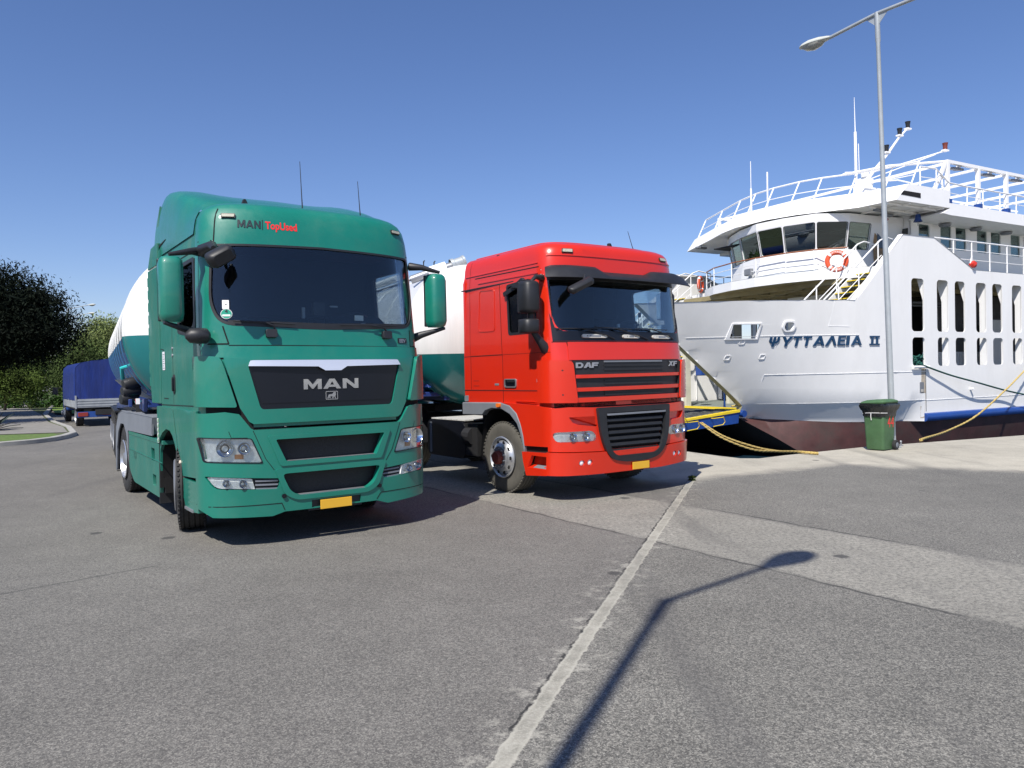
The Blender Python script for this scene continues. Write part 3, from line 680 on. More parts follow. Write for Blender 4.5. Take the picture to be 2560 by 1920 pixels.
b = MB(); b.prism([(-.64, .85, 3.6), (-.60, .85, 3.72), (-.575, .85, 3.72), (-.52, .85, 3.6)], (0, .05, 0), BLK); b.build('roof_fin', T, 0, bevel=.008)
for x in (-.2, .5): b = MB(); slab(b, (x, .8, 3.63), .16, .05, .1, Matrix(), BLK); b.build('roof_vent', T, 50)
# ------------------------------------------------------------ RED TRUCK
RT = (1.625, 10.6381, .6082)
T = empty('red_truck', (RT[0], RT[1], 0), RT[2], 'red tractor unit with black sun visor, between the green cab and the ferry', 'truck', 'tractor units parked side by side')
rc = Cab(1.245, .42, 3.4,
    [(0, .0), (.7, -.04), (1.9, -.04), (2.1, -.01), (2.25, .01), (3.0, .10), (3.15, .12), (3.3, .135), (3.38, .155), (3.43, .19), (3.465, .25), (3.485, .34), (3.5, .55)],
    [(0, 1.245), (2.1, 1.245), (2.6, 1.235), (3.02, 1.225), (3.15, 1.215), (3.3, 1.20), (3.38, 1.18), (3.43, 1.15), (3.465, 1.10), (3.485, 1.03), (3.5, .9)], 2.33)
CABSTEP = rc.asteps; W = rc.W; S = rc.S(-1)
ws = rpoly([(-1.2, 3.0), (-1.185, 2.5), (-1.15, 2.32), (-1.06, 2.26), (1.06, 2.26), (1.15, 2.32), (1.185, 2.5), (1.2, 3.0)], [.03, .1, .08, .08, .08, .08, .1, .03])
b = MB()
b.relief(rc.F, [(-W, 1.26), (W, 1.26), (W, 3.49), (-W, 3.49)], 0, .045, RED, holes=[ws], astep=rc.asteps, bstep=rc.bsteps, back=INT, rim=BLK)
sw = rpoly([(.43, 2.95), (.43, 2.27), (1.12, 2.27), (1.12, 2.95), (.6, 2.98)], [.07, .04, .05, .05, 0])
sw = [(max(.455, y), z) for y, z in sw]
for sd_ in (-1, 1):
    b.relief(rc.S(sd_), [(.45, 1.26), (2.33, 1.26), (2.33, 3.49), (.45, 3.49)], 0, .045, RED, holes=[sw], bstep=rc.bsteps, back=INT, rim=BLK)
zt = 3.49
cap = [rc.P(a, zt) for a in rc.asteps if abs(a) <= W]+[Vector((interp(rc.wt, zt), 2.33, zt)), Vector((-interp(rc.wt, zt), 2.33, zt))]
b.prism(cap, (0, 0, .02), RED)
b.prism([(-1.24, 2.28, 1.26), (1.24, 2.28, 1.26), (1.24, 2.28, 3.1), (1.16, 2.28, 3.35), (1.0, 2.28, 3.49), (-1.0, 2.28, 3.49), (-1.16, 2.28, 3.35), (-1.24, 2.28, 3.1)], (0, .05, 0), RED)
b.box((0, 1.25, 1.3), (2.35, 2.05, .06), INT)
b.build('cab_body', T, 40)
b = MB()
for pts, w in (([(.25, 1.475), (2.33, 1.47)], .01), ([(.25, 1.985), (1.31, 1.985)], .004), ([(1.31, 1.985), (2.14, 1.985)], .01), ([(2.14, 1.985), (2.14, 1.48)], .008), ([(2.14, 1.985), (2.33, 1.98)], .006),
               ([(1.31, 1.28), (1.31, 3.01)], .009), ([(.2, 2.12), (.2, 2.97)], .009), ([(2.15, 2.0), (2.15, 3.45)], .006), ([(.33, 3.14), (2.0, 3.15)], .012)):
    ribbon(b, S, pts, w, GAP)
ribbon(b, rc.F, [(-1.2, 2.117), (1.2, 2.117)], .01, GAP); ribbon(b, rc.F, [(-1.04, 2.115), (-.985, 1.87)], .009, GAP); ribbon(b, rc.F, [(1.04, 2.115), (1.0, 1.87)], .009, GAP)
b.build('panel_gaps', T, 0)
b = MB()
b.relief(S, [(.25, 3.015), (2.38, 3.005), (2.38, 2.99), (.25, 3.0)], .02, .03, BLK)
b.build('rain_gutter', T, 0)
b = MB()   # raised mouldings
sq = lambda y, z: (y, z)
po = rpoly([(1.47, 2.33), (1.93, 2.34), (1.88, 2.975), (1.45, 2.955)], .06); pi_ = rpoly([(1.495, 2.355), (1.905, 2.36), (1.86, 2.95), (1.475, 2.93)], .05)
b.relief(S, po, .008, .01, RED, holes=[pi_])
b.relief(S, [(.35, 3.19), (2.28, 3.19), (2.28, 3.2), (.35, 3.2)], .012, .014, RED, bstep=rc.bsteps); b.relief(S, [(.35, 3.05), (1.9, 3.06), (1.9, 3.08), (.35, 3.07)], .012, .014, RED)
b.relief(rc.F, [(-1.2, 3.275), (1.2, 3.275), (1.2, 3.285), (-1.2, 3.285)], .01, .012, RED, astep=rc.asteps)
b.relief(S, [(.22, 1.29), (.62, 1.325), (1.0, 1.325), (.62, 1.30)], .02, .02, RED)
b.build('body_moulding', T, 40, bevel=.004)
# glass
b = MB(); b.relief(rc.F, ws, -.012, .006, WSG, astep=rc.asteps, bstep=rc.bsteps); b.build('windscreen', T, 60)
for sg, gm in ((-1, DWG), (1, SWG)):
    b = MB(); b.relief(rc.S(sg), sw, -.015, .005, gm, bstep=rc.bsteps); b.build('side_window', T, 60)
b = MB(); b.relief(S, [(y+(.02 if y > .8 else -.0), z+(.02 if z > 2.6 else -.02)) for y, z in sw], .003, .012, BLK, holes=[[(y-(.015 if y > .8 else -.015), z-(.015 if z > 2.6 else -.015)) for y, z in sw]]); b.build('window_frame', T, 40)
lb = [(-1.19, 2.13), (1.19, 2.13), (1.2, 2.5), (1.16, 2.31), (1.07, 2.26), (-1.07, 2.26), (-1.16, 2.31), (-1.2, 2.5)]
b = MB(); b.relief(rc.F, lb, .008, .02, BLKG, astep=rc.asteps, bstep=[2.3]); b.build('windscreen_lower_band', T, 40)
b = MB(); b.relief(rc.F, [(-1.2, 2.95), (1.2, 2.95), (1.2, 3.02), (-1.2, 3.02)], .004, .02, BLK, astep=rc.asteps); b.build('windscreen_header', T, 40)
# interior
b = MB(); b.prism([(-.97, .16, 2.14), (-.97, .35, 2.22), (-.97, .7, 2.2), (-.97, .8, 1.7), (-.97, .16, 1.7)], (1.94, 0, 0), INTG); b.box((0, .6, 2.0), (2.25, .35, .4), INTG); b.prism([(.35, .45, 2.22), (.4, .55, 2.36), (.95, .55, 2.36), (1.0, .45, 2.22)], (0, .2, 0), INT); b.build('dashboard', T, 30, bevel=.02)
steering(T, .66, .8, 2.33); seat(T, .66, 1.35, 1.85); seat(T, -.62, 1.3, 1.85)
b = MB(); b.box((0, .65, 3.1), (2.0, .55, .16), INTG); b.box((0, 1.5, 3.0), (2.3, .08, .9), INT); b.box((-.2, 1.38, 2.3), (1.5, .1, 1.6), INT); b.build('roof_locker', T, 0, bevel=.02)
b = MB(); b.tube([(.45, .25, 2.25), (.42, .22, 2.4), (.44, .24, 2.5)], .008, BLK, 6); b.box((.44, .22, 2.52), (.035, .03, .07), BLK); b.box((.05, .25, 2.36), (.04, .03, .05), WHITE); b.box((-.02, .25, 2.32), (.05, .03, .03), STEEL); b.build('dash_clutter', T, 0, bevel=.006)
for x0, x1 in ((-.82, -.41), (-.12, .19), (.455, .83)):
    b = MB(); z = 2.19
    HB = mat("wiper_handle_beige", (.52, .5, .45), .4, var=.05)
    b.relief(rc.F, rr(x0, x1, z-.024, z+.024, .02, 4), .035, .03, HB, holes=[rr(x0+.07, x0+.09, z-.008, z+.008, .006, 2), rr(x1-.09, x1-.07, z-.008, z+.008, .006, 2)], astep=rc.asteps)
    b.relief(rc.F, rr(x0+.11, x1-.11, z-.012, z+.010, .008, 2), .037, .002, GREYP, astep=rc.asteps)
    b.build('grab_handle', T, 30, bevel=.005)
wiper(T, rc.F, -1.15, 2.29, -.5, 2.29, -.27, 2.15); wiper(T, rc.F, -.62, 2.31, .05, 2.29, .36, 2.15); wiper(T, rc.F, .12, 2.30, .78, 2.29, .92, 2.16)
marker(T, rc.F, -.94, 3.34, .14, .04); marker(T, rc.F, .93, 3.335, .14, .04)
# sun visor
b = MB(); rows = []
for i in range(-24, 25):
    q = i/24; a = q*1.205
    top = interp([(0, 3.055), (.34, 3.055), (.46, 3.115), (.82, 3.125), (.96, 3.12), (1, 3.10)], abs(q)) + .02
    p = rc.P(a, 3.08); base = Vector((p.x*1.02, p.y-.015, 0)); k = 1+.0*abs(q)
    out = Vector((p.x*.0, 0, 0)); n = (rc.F(a, 3.08, .05)-rc.F(a, 3.08, 0)).normalized(); n.z = 0
    e = interp([(0, 1), (.9, 1), (1, 1.15)], abs(q))
    n = (n+Vector((0, -.6, 0))).normalized()
    rows.append([base+Vector((0, 0, top)), base+n*.07*e+Vector((0, 0, top-.01)), base+n*.15*e+Vector((0, 0, top-.06)), base+n*.22*e+Vector((0, 0, 2.98)), base+n*.235*e+Vector((0, 0, 2.955)), base+n*.225*e+Vector((0, 0, 2.95)), base+n*.14*e+Vector((0, 0, top-.085)), base+Vector((0, 0, top-.05))])
b.grid(rows, BLK); b.bm.faces.new([b.bm.verts.new(p) for p in rows[0]]).material_index = 0; b.bm.faces.new([b.bm.verts.new(p) for p in rows[-1]]).material_index = 0
vz = b.build('sun_visor', T, 50)
b = MB()
for sg in (-1, 1):
    for z in (3.05, 2.99): b.lathe([(.008, .0), (0, .006)], (sg*1.30, .26, z+.02), (sg, -.3, 0), STEEL, 8)
b.build('visor_screws', vz, 0)
# small visor over the door window
b = MB(); b.prism([(-1.26, 1.2, 2.86), (-1.26, .75, 2.985), (-1.26, .72, 2.92), (-1.26, 1.18, 2.80)], (-.02, 0, 0), BLK); b.prism([(-1.26, .98, 2.90), (-1.26, .70, 3.02), (-1.26, .64, 2.98), (-1.26, .80, 2.88)], (-.05, 0, 0), BLK); b.build('window_deflector', T, 0, bevel=.01)
# front panels
b = MB(); b.relief(rc.F, [(-1.03, 1.875), (1.02, 1.875), (1.03, 2.11), (-1.03, 2.11)], .02, .03, RED, astep=rc.asteps); b.build('nose_panel', T, 40, bevel=.008)
b = MB(); b.relief(rc.F, [(-.985, 1.875), (1.0, 1.875), (.945, 1.31), (-.93, 1.31)], .012, .03, BLK, astep=rc.asteps)
for z0, z1 in ((1.72, 1.86), (1.535, 1.60), (1.385, 1.45)):
    b.relief(rc.F, [(-.48, z0), (.57, z0), (.57, z1), (-.48, z1)], .002, .002, MESH, astep=rc.asteps)
for z in (1.84, 1.785, 1.73, 1.585, 1.54, 1.43, 1.395): b.relief(rc.F, [(-.5, z), (.6, z), (.6, z+.022), (-.5, z+.022)], .022, .02, GREYP if z in (1.84,) else BLK, astep=rc.asteps)
gri = b.build('front_grille', T, 30)
b = MB()
for (zl0, zl1), (zr0, zr1) in (((1.632, 1.678), (1.642, 1.685)), ((1.457, 1.507), (1.465, 1.515)), ((1.312, 1.375), (1.322, 1.382))):
    k = [(-.965, zl0), (.97, zr0), (.97, zr1), (-.965, zl1)]; b.relief(rc.F, k, .045, .03, RED, astep=rc.asteps)
b.build('grille_strip', gri, 30, bevel=.007)
D_ = [(0, 0), (0, 1), (1.05, 1), (1.5, .7), (1.5, .3), (1.05, 0)]; Dh = [(.42, .27), (.42, .73), (.95, .73), (1.08, .62), (1.08, .38), (.95, .27)]
A1 = [(0, 0), (.75, 1), (1.35, 1), (1.55, 0), (1.12, 0), (1.06, .3), (.86, .05), (.5, .0), (.98, .62), (.97, .68)]
F_ = [(0, 0), (.2, 1), (1.6, 1), (1.55, .72), (.6, .72), (.57, .6), (1.4, .6), (1.36, .34), (.5, .34), (.44, 0)]
def daf(mb, x0, z0, h, m, surf, lift, th):
    glyphs(mb, surf, [(D_, Dh)], x0, z0, h, m, lift, th); glyphs(mb, surf, [([(0, 0), (.75, 1), (1.3, 1), (1.62, 0), (1.2, 0), (1.12, .25), (.72, .25), (.5, 0)], [(.82, .42), (1.07, .42), (1.0, .72)])], x0+1.6*h, z0, h, m, lift, th)
    glyphs(mb, surf, [(F_,)], x0+3.25*h, z0, h, m, lift, th)
BADGE = mat("badge_silver", (.38, .39, .42), .3, metal=.5, var=.03)
b = MB(); daf(b, -.95, 1.768, .072, BADGE, rc.F, .02, .008)
glyphs(b, rc.F, [([(0, 0), (.62, .52), (.18, 1), (.62, 1), (.85, .72), (1.2, 1), (1.65, 1), (1.05, .5), (1.4, 0), (.98, 0), (.8, .3), (.45, 0)],), ([(1.62, 0), (1.82, 1), (3.05, 1), (3.0, .76), (2.2, .76), (2.17, .6), (2.85, .6), (2.81, .38), (2.12, .38), (2.04, 0)],)], .735, 1.778, .07, BADGE, .02, .008)
b.build('badge_lettering', gri, 0)
for sg in (-1, 1):
    b = MB(); pts = rpoly([(sg*1.245, 1.875), (sg*1.0, 1.865), (sg*.985, 1.72), (sg*.945, 1.33), (sg*.955, 1.31), (sg*1.245, 1.315)], [0, .06, .03, .02, .02, 0])
    b.relief(rc.F, pts, .07, .05, RED, astep=rc.asteps)
    for z in (1.42, 1.74): b.relief(rc.F, circ(sg*1.12, z, .01, 8), .072, .004, BLK)
    b.relief(rc.F, [(sg*1.0, 1.85), (sg*.978, 1.85), (sg*.94, 1.33), (sg*.955, 1.33)], .05, .05, GAP)
    for k in range(6): b.relief(rc.F, [(sg*(1.235), 1.37+k*.08), (sg*1.17, 1.37+k*.08), (sg*1.17, 1.425+k*.08), (sg*1.235, 1.425+k*.08)], .0715, .004, BLK) if sg > 0 else None
    b.build('air_deflector', T, 40, bevel=.012)
b = MB(); b.relief(rc.F, [(-1.2, 1.31), (1.2, 1.31), (1.2, 1.2), (-1.2, 1.2)], .0, .05, GAP, astep=rc.asteps); b.build('nose_shadow_gap', T, 0)
# lower grille and bumper
ug = rpoly([(-.675, 1.235), (.665, 1.24), (.64, .86), (.57, .65), (.44, .525), (.2, .48), (-.2, .485), (-.44, .535), (-.56, .68), (-.63, .9)], [.03, .03, .1, .1, .1, .1, .1, .1, .1, .1])
ui = rpoly([(-.54, 1.16), (.585, 1.165), (.55, .85), (.46, .64), (.36, .58), (-.35, .58), (-.45, .66), (-.51, .85)], .05)
hl = {sg: rpoly([(sg*1.215, .93), (sg*.74, .935), (sg*.68, .87), (sg*.69, .795), (sg*1.19, .80)], [.05, .05, .03, .05, .04]) for sg in (-1, 1)}
fogs = {sg: [circ(sg*.905, .518, .04, 16), circ(sg*.79, .52, .04, 16)] for sg in (-1, 1)}
WC = 1.2305; up = [(-WC, 1.24), (-1.05, 1.255), (-.7, 1.24), (.7, 1.24), (1.05, 1.255), (WC, 1.24), (WC, .69), (.62, .665), (-.62, .655), (-WC, .675)]
b = MB(); b.relief(rc.F, up, .045, .06, RED, holes=[ug if 0 else [(x, min(z, 1.23) if z > .67 else .672) for x, z in ug], hl[-1], hl[1], rpoly([(-1.06, 1.125), (-.61, 1.125), (-.66, .985), (-1.0, 1.03)], .02), rpoly([(1.06, 1.125), (.70, 1.125), (.72, 1.0), (1.0, 1.03)], .02)], astep=rc.asteps, bstep=[1.0])
for sg in (-1, 1):
    q = rpoly([(sg*1.06, 1.125), (sg*.61, 1.125), (sg*.66, .985), (sg*1.0, 1.03)], .02); b.relief(rc.F, q, .0, .02, RED)
up_o = b.build('front_fascia', T, 40, bevel=.012)
b = MB(); lo = [(-WC, .665), (-.62, .645), (.62, .655), (WC, .68), (WC, .43), (1.1, .385), (.5, .355), (-.5, .355), (-1.1, .36), (-WC, .36)]
b.relief(rc.F, lo, .075, .1, RED, holes=[fogs[-1][0], fogs[-1][1], fogs[1][0], fogs[1][1]], astep=rc.asteps)
bum = b.build('bumper', T, 40, bevel=.02)
b = MB(); b.relief(rc.F, ug, .095, .08, BLK, holes=[ui], astep=rc.asteps, bstep=[.8, 1.0]); b.relief(rc.F, ui, -.01, .02, GAP, astep=rc.asteps)
lg = b.build('lower_grille', T, 40, bevel=.015)
b = MB()
b.relief(rc.F, [(-.52, 1.125), (.57, 1.13), (.57, 1.155), (-.53, 1.15)], .10, .03, GREYP, astep=rc.asteps)
for k in range(6):
    z = 1.055-k*.083; hw = interp([(.55, .36), (.7, .46), (.9, .51), (1.1, .54)], z)
    rows = [[rc.F(a, z+.02, .07), rc.F(a, z-.012, .075), rc.F(a, z-.045, .02)] for a in [-hw+2*hw*i/10 for i in range(11)]]
    b.grid(rows, BLK); rows2 = [[r_[0], r_[0]+Vector((0, .05, .02))] for r_ in rows]; b.grid(rows2, BLK)
b.build('grille_slats', lg, 0)
plate(T, rc.F(.085, .418, .095), .315, .1)
for sg in (-1, 1):
    o = lampunit(T, rc.F, hl[sg], 'headlight', [(sg*1.02, .862, .055), (sg*.84, .865, .058)], .048, .06)
    b = MB(); b.relief(rc.F, [(sg*1.20, .91), (sg*1.1, .92), (sg*1.1, .81), (sg*1.19, .81)], .02, .01, REFL); b.build('indicator', o, 0)
    fo = MB(); fo.relief(rc.F, [(x*1.0, z) for x, z in rpoly([(sg*1.02, .58), (sg*.68, .57), (sg*.68, .455), (sg*1.0, .46)], .05)], .0752, .003, RED, holes=fogs[sg]); o2 = fo.build('fog_light', T, 30)
    fb = MB()
    for cq in (.905, .79): fb.lathe([(.04, .0), (.036, .02), (.02, .03), (0, .034)], rc.F(sg*cq, .519, .035), (0, -1, 0), REFL, 18)
    fb.build('reflector', o2, 40)
# sides: fender, arch trim, steps
outer = [(2.34, 1.285), (1.33, 1.303), (1.11, 1.264), (.95, 1.16), (.86, 1.01), (.805, .85), (.78, .69)]
inner = [(.80, .60), (.815, .70), (.87, .86), (.955, 1.02), (1.10, 1.133), (1.31, 1.204), (1.55, 1.209), (1.72, 1.17), (1.795, 1.104), (2.34, 1.093)]
fend = [(.45, 1.25), (.6, 1.29), (1.0, 1.31), (1.33, 1.3), (1.31, 1.47) if 0 else (1.33, 1.305)]
for sg in (-1, 1):
    f = rc.S(sg); b = MB()
    b.relief(f, [(.222, 1.25), (.6, 1.285)]+[(1.33, 1.303), (1.11, 1.264), (.95, 1.16), (.86, 1.01), (.805, .85), (.78, .72)]+[(.222, .735)], .045, .05, RED, astep=[.24, .26, .29, .32, .36, .4, .45])
    b.relief(f, [(.45, 1.27), (2.33, 1.295), (2.33, 1.26), (.45, 1.26)], .0, .04, RED)
    b.build('front_fender', T, 30, bevel=.01)
    b = MB(); b.relief(f, outer+inner, .05, .09, GREYP); b.build('arch_trim', T, 30, bevel=.015)
    b = MB(); rows = [[(sg*1.2, y, z+.01), (sg*.75, y, z+.01)] for y, z in [(.80, .45)]+inner[1:8]+[(1.86, 1.0), (1.95, .7), (2.0, .4)]]; b.grid(rows, GAP); b.build('wheel_arch_liner', T, 60)
    st_ = [.24, .26, .29, .32, .36, .4, .45]
    b = MB(); b.relief(f, [(.222, .655), (.84, .635), (.81, .5), (.74, .315), (.222, .355)], .045, .05, RED, holes=[[(.25, .60), (.62, .60), (.71, .43), (.25, .43)]], astep=st_)
    b.relief(f, [(.24, .61), (.66, .61), (.72, .42), (.24, .42)], -.06, .01, RED, astep=st_)
    b.grid([[f(y, .43, .04) for y in (.25, .32, .4, .5, .6, .71)], [f(y, .47, -.058) for y in (.25, .32, .4, .5, .6, .70)]], RED)
    b.grid([[f(y, .436, .03) for y in (.30, .4, .5, .6)], [f(y, .468, -.05) for y in (.40, .5, .56, .60)]], GREYP)
    b.relief(f, [(.20, .735), (.82, .71), (.83, .63), (.20, .655)], -.0, .02, GAP, astep=st_)
    b.prism([(sg*1.283, .47, .62), (sg*1.283, .66, .6), (sg*1.283, .70, .46), (sg*1.283, .47, .45)], (-sg*.0, 0, 0), RED) if 0 else None
    b.build('cab_step', T, 30, bevel=.02)
    b = MB(); b.relief(f, rr(1.31, 1.39, 1.235, 1.29, .01, 2), .085, .04, AMB); b.build('side_marker', T, 30, bevel=.008)
b = MB(); b.relief(S, rr(.99, 1.275, 1.515, 1.64, .03), .014, .014, STEEL, holes=[rr(1.01, 1.255, 1.532, 1.623, .02)]); b.relief(S, rr(1.01, 1.255, 1.532, 1.623, .02), .004, .004, BLKG); b.relief(S, rr(1.03, 1.2, 1.59, 1.615, .008), .016, .012, BLK); b.build('door_handle', T, 30)
b = MB(); sf = lambda a, z, l=0: S(.53-a, z, l)
daf(b, 0, 1.588, .045, BADGE, sf, .004, .004); text_on(b, sf, "105.410", 0, 1.535, .052, BLKT, .004, .001, .98); b.build('door_badge', T, 0)
b = MB(); b.relief(S, rr(1.42, 1.52, 1.545, 1.575, .004, 2), .004, .004, GREYP); b.relief(S, rr(2.23, 2.33, 1.3, 1.39, .01, 2), .01, .01, GREYP); b.relief(S, [(1.93, 1.535), (2.08, 1.535), (2.08, 1.54), (1.93, 1.54)], .003, .002, BLKT); b.relief(S, [(1.93, 1.61), (2.08, 1.61), (2.08, 1.615), (1.93, 1.615)], .003, .002, BLKT); b.build('small_badge', T, 0)
# behind the cab: tank, catwalk, chassis
b = MB(); b.relief(lambda y, z, l=0: Vector((-1.16-l, y, z)), rr(2.5, 3.72, .38, .97, .12, 5), 0, .5, BLKG); b.relief(lambda y, z, l=0: Vector((-1.16-l, y, z)), rr(3.56, 3.62, .42, .93, .02), .012, .012, GREYP); b.build('fuel_tank', T, 40, bevel=.03)
b = MB(); CHK = mat("checker_plate", (.6, .6, .58), .4, metal=.1, var=.3, scale=30); b.box((-.72, 3.05, .99), (.85, 1.1, .02), CHK); b.build('catwalk_plate', T, 0)
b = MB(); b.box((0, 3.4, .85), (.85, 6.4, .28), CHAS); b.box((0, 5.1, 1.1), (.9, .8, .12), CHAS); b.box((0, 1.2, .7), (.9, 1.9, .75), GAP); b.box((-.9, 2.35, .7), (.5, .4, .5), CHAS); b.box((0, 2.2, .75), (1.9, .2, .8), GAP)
b.tube([(-.9, 1.36, .5), (.9, 1.36, .5)], .06, CHAS); b.tube([(-.9, 5.1, .51), (.9, 5.1, .51)], .09, CHAS); b.tube([(-1.1, 2.5, .75), (-1.1, 2.3, .75)], .14, CHAS, 14); b.build('chassis_frame', T, 0)
b = MB()
for sg in (-1, 1):
    rows = [[(sg*1.24, 5.1+.62*math.cos(t), .55+.62*math.sin(t)), (sg*.62, 5.1+.62*math.cos(t), .55+.62*math.sin(t))] for t in [R(a) for a in range(-10, 200, 15)]]; b.grid(rows, BLK)
b.build('rear_mudguard', T, 60)
HUBR = mat("hub_red_brown", (.16, .03, .02), .6, var=.3)
wheel(T, (-1.235, 1.36, .51), -1, R(2), True, RUBD, ALU, hubm=HUBR); wheel(T, (1.235, 1.36, .51), 1, R(2), True, RUBD, ALU, hubm=HUBR)
wheel(T, (-1.225, 5.1, .51), -1, 0, False, RUBD, dual=True); wheel(T, (1.225, 5.1, .51), 1, 0, False, RUBD, dual=True)
for sg in (-1, 1):
    mx, my, ya = (1.45, .38, 8) if sg < 0 else (1.36, .68, 60)
    mirror_box(T, 'side_mirror', sg*mx, my, 2.50, 2.92, .25, .2, BLK, yaw=R(sg*ya)); mirror_box(T, 'wide_mirror', sg*mx, my-.01, 2.235, 2.425, .25, .17, BLK, yaw=R(sg*ya))
    if sg > 0: continue
    b = MB(); b.tube([(sg*1.22, .35, 2.98), (sg*1.36, .3, 2.98), (sg*1.45, .3, 2.9)], .022, BLK, radii=[.05, .03, .02]); b.tube([(sg*1.4, .36, 2.55), (sg*1.4, .36, 2.4)], .05, BLK, 8); b.tube([(sg*1.2, .3, 2.02), (sg*1.29, .28, 2.1), (sg*1.4, .32, 2.26)], .035, BLK, radii=[.08, .06, .04]); b.build('mirror_arm', T, 50)
b = MB(); slab(b, (-1.02, -.22, 2.83), .42, .08, .12, Matrix.Rotation(R(-24), 3, 'Y') @ Matrix.Rotation(R(25), 3, 'X'), BLK); b.build('front_mirror', T, 60)
b = MB(); b.tube([(-.85, -.1, 2.98), (-.95, -.2, 2.88)], .02, BLK, 6); b.build('mirror_arm', T, 50)
b = MB(); b.prism([(.35, .75, 3.5), (.36, .75, 3.63), (.40, .75, 3.63), (.46, .75, 3.5)], (0, .05, 0), BLK); b.build('roof_fin', T, 0, bevel=.01)
antenna(T, (.93, .8, 3.49), .36, (-.14, 0)); antenna(T, (-.3, 2.1, 3.5), .17, (0, 0))

# ------------------------------------------------------------ tank trailers
def trailer(loc, th, label, zb, backcol, low):
    T = empty('tank_trailer', (loc[0], loc[1], 0), th, label, 'tank trailer', 'silo tank trailers behind the tractors')
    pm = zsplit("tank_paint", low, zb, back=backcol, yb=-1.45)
    b = MB(); zc = 2.42; Rr = 1.24; y0 = -1.5
    prof = []
    for t in range(0, 91, 9): prof.append((Rr*math.sin(R(t)), y0-.62*math.cos(R(t))))
    prof += [(Rr+.012, y0), (Rr+.012, y0+.05), (Rr, y0+.05)]
    y = y0+.05
    while y < 8.2:
        y += 1.15; prof += [(Rr, y), (Rr+.008, y+.005), (Rr+.008, y+.03), (Rr, y+.035)]
    for t in range(90, -1, -9): prof.append((Rr*math.sin(R(t)), y+.04+.45*math.cos(R(t))))
    b.lathe(prof, (0, 0, zc), (0, 1, 0), pm, 72); b.build('tank', T, 30)
    b = MB()
    for yy in (2.2, 5.2): b.lathe([(1.2, .0), (.25, -1.0), (.1, -1.05)], (0, yy, 1.75), (0, 0, 1), pm, 36)
    b.build('hopper_cone', T, 40)
    b = MB()
    for sg in (-1, 1):
        b.beam((sg*.55, -1.6, 1.38), (sg*.55, 9.4, 1.22), .1, .22, NAVY)
        b.prism([(sg*1.0, -1.55, 1.47), (sg*1.0, -.2, 1.47), (sg*1.0, .25, 1.3), (sg*1.0, -1.4, 1.28)], (-sg*.05, 0, 0), NAVY)
        b.prism([(sg*.9, -1.6, 1.5), (sg*.9, -1.0, 2.1), (sg*.9, -.4, 1.5)], (-sg*.06, 0, 0), NAVY)
        b.beam((sg*1.12, -.3, 1.38), (sg*1.12, 6.4, 1.16), .05, .12, NAVY)
        b.prism([(sg*.7, 1.6, 1.2), (sg*.7, 1.9, 1.2), (sg*.7, 1.85, .35), (sg*.7, 1.65, .35)], (-sg*.1, 0, 0), NAVY)
    b.box((0, -.4, 1.38), (1.9, 2.2, .08), NAVY); b.build('chassis', T, 0, bevel=.01)
    b = MB()
    b.tube([(0, -1.0, zc+Rr+.07), (0, 7.8, zc+Rr+.07)], .06, WHITE, 14); b.build('air_pipe', T, 40)
    for yy in (1.2, 4.0, 6.6):
        b = MB(); b.lathe([(.28, -.1), (.28, .07), (.3, .08), (.3, .11), (.1, .15), (0, .15)], (.35, yy, zc+Rr-.05), (0, 0, 1), STEEL, 20); b.build('hatch', T, 40)
    b = MB(); b.box((.0, 3.5, zc+Rr+.02), (.5, 8.2, .02), STEEL); b.build('catwalk', T, 0)
    for k in range(3):
        for sg in (-1, 1): wheel(T, (sg*1.24, 5.6+k*1.32, .5), sg, 0, False, RUB, STEEL, D=1.0, W=.36)
    b = MB()
    for sg in (-1, 1): b.box((sg*1.0, 6.9, 1.08), (.45, 4.0, .04), BLK)
    b.build('mudguard', T, 0)
    b = MB(); b.box((0, 9.5, 1.0), (2.3, .08, .2), BLK); b.box((-.9, 9.55, 1.0), (.4, .03, .12), REDL); b.box((.9, 9.55, 1.0), (.4, .03, .12), REDL); b.build('rear_bar', T, 0)
    return T
TEAL = (.008, .16, .17)
TG = trailer((-4.97, 12.455), R(28.7), 'silo tank trailer coupled to the green cab, white over teal front and blue flank', 2.33, (.03, .12, .26), TEAL)
TR = trailer((-1.40, 15.05), R(28), 'silo tank trailer with white tank over dark teal belly, behind the red cab', 2.07, TEAL, (.006, .12, .125))
# pipework on the right-hand trailer, hose bundle on the left one
b = MB(); b.tube([(-.95, -1.0, 3.42), (-.62, -1.12, 3.55), (-.1, -1.25, 3.72)], .075, STEEL, 16); b.tube([(-.66, -1.1, 3.55), (-.35, -1.2, 3.66)], .095, WHITE, 16)
b.lathe([(.12, 0), (.12, .06), (.1, .07), (.1, .22), (.115, .23), (.115, .27), (0, .27)], (-.25, -1.2, 3.68), (.8, -.15, .28), GALV, 20); b.tube([(-.4, -1.18, 3.65), (-.28, -1.1, 3.5), (-.25, -1.0, 3.45)], .06, WHITE, 12)
for x in (-.75, -.55): b.tube([(x, -1.13, 3.62), (x, -1.13, 3.74), (x+.02, -1.13, 3.76)], .012, CHAS, 6)
b.build('filler_pipe', TR, 40)
b = MB(); b.tube([(-.62, .6, 3.66), (-.62, 3.2, 3.66)], .07, WHITE, 14); b.build('vent_pipe', TR, 40)
b = MB(); 
for k in range(3): b.lathe([(.0, -.14), (.08, -.13), (.1, -.06), (.095, .06), (.08, .13), (0, .14)], (-1.12+.02*k, -.02*k, 1.44+k*.12), (1, .3, .1*k), BLK, 14)
b.build('hose_cover', TG, 40)
b = MB(); TQ = mat("turquoise_hose", (.03, .42, .42), .4)
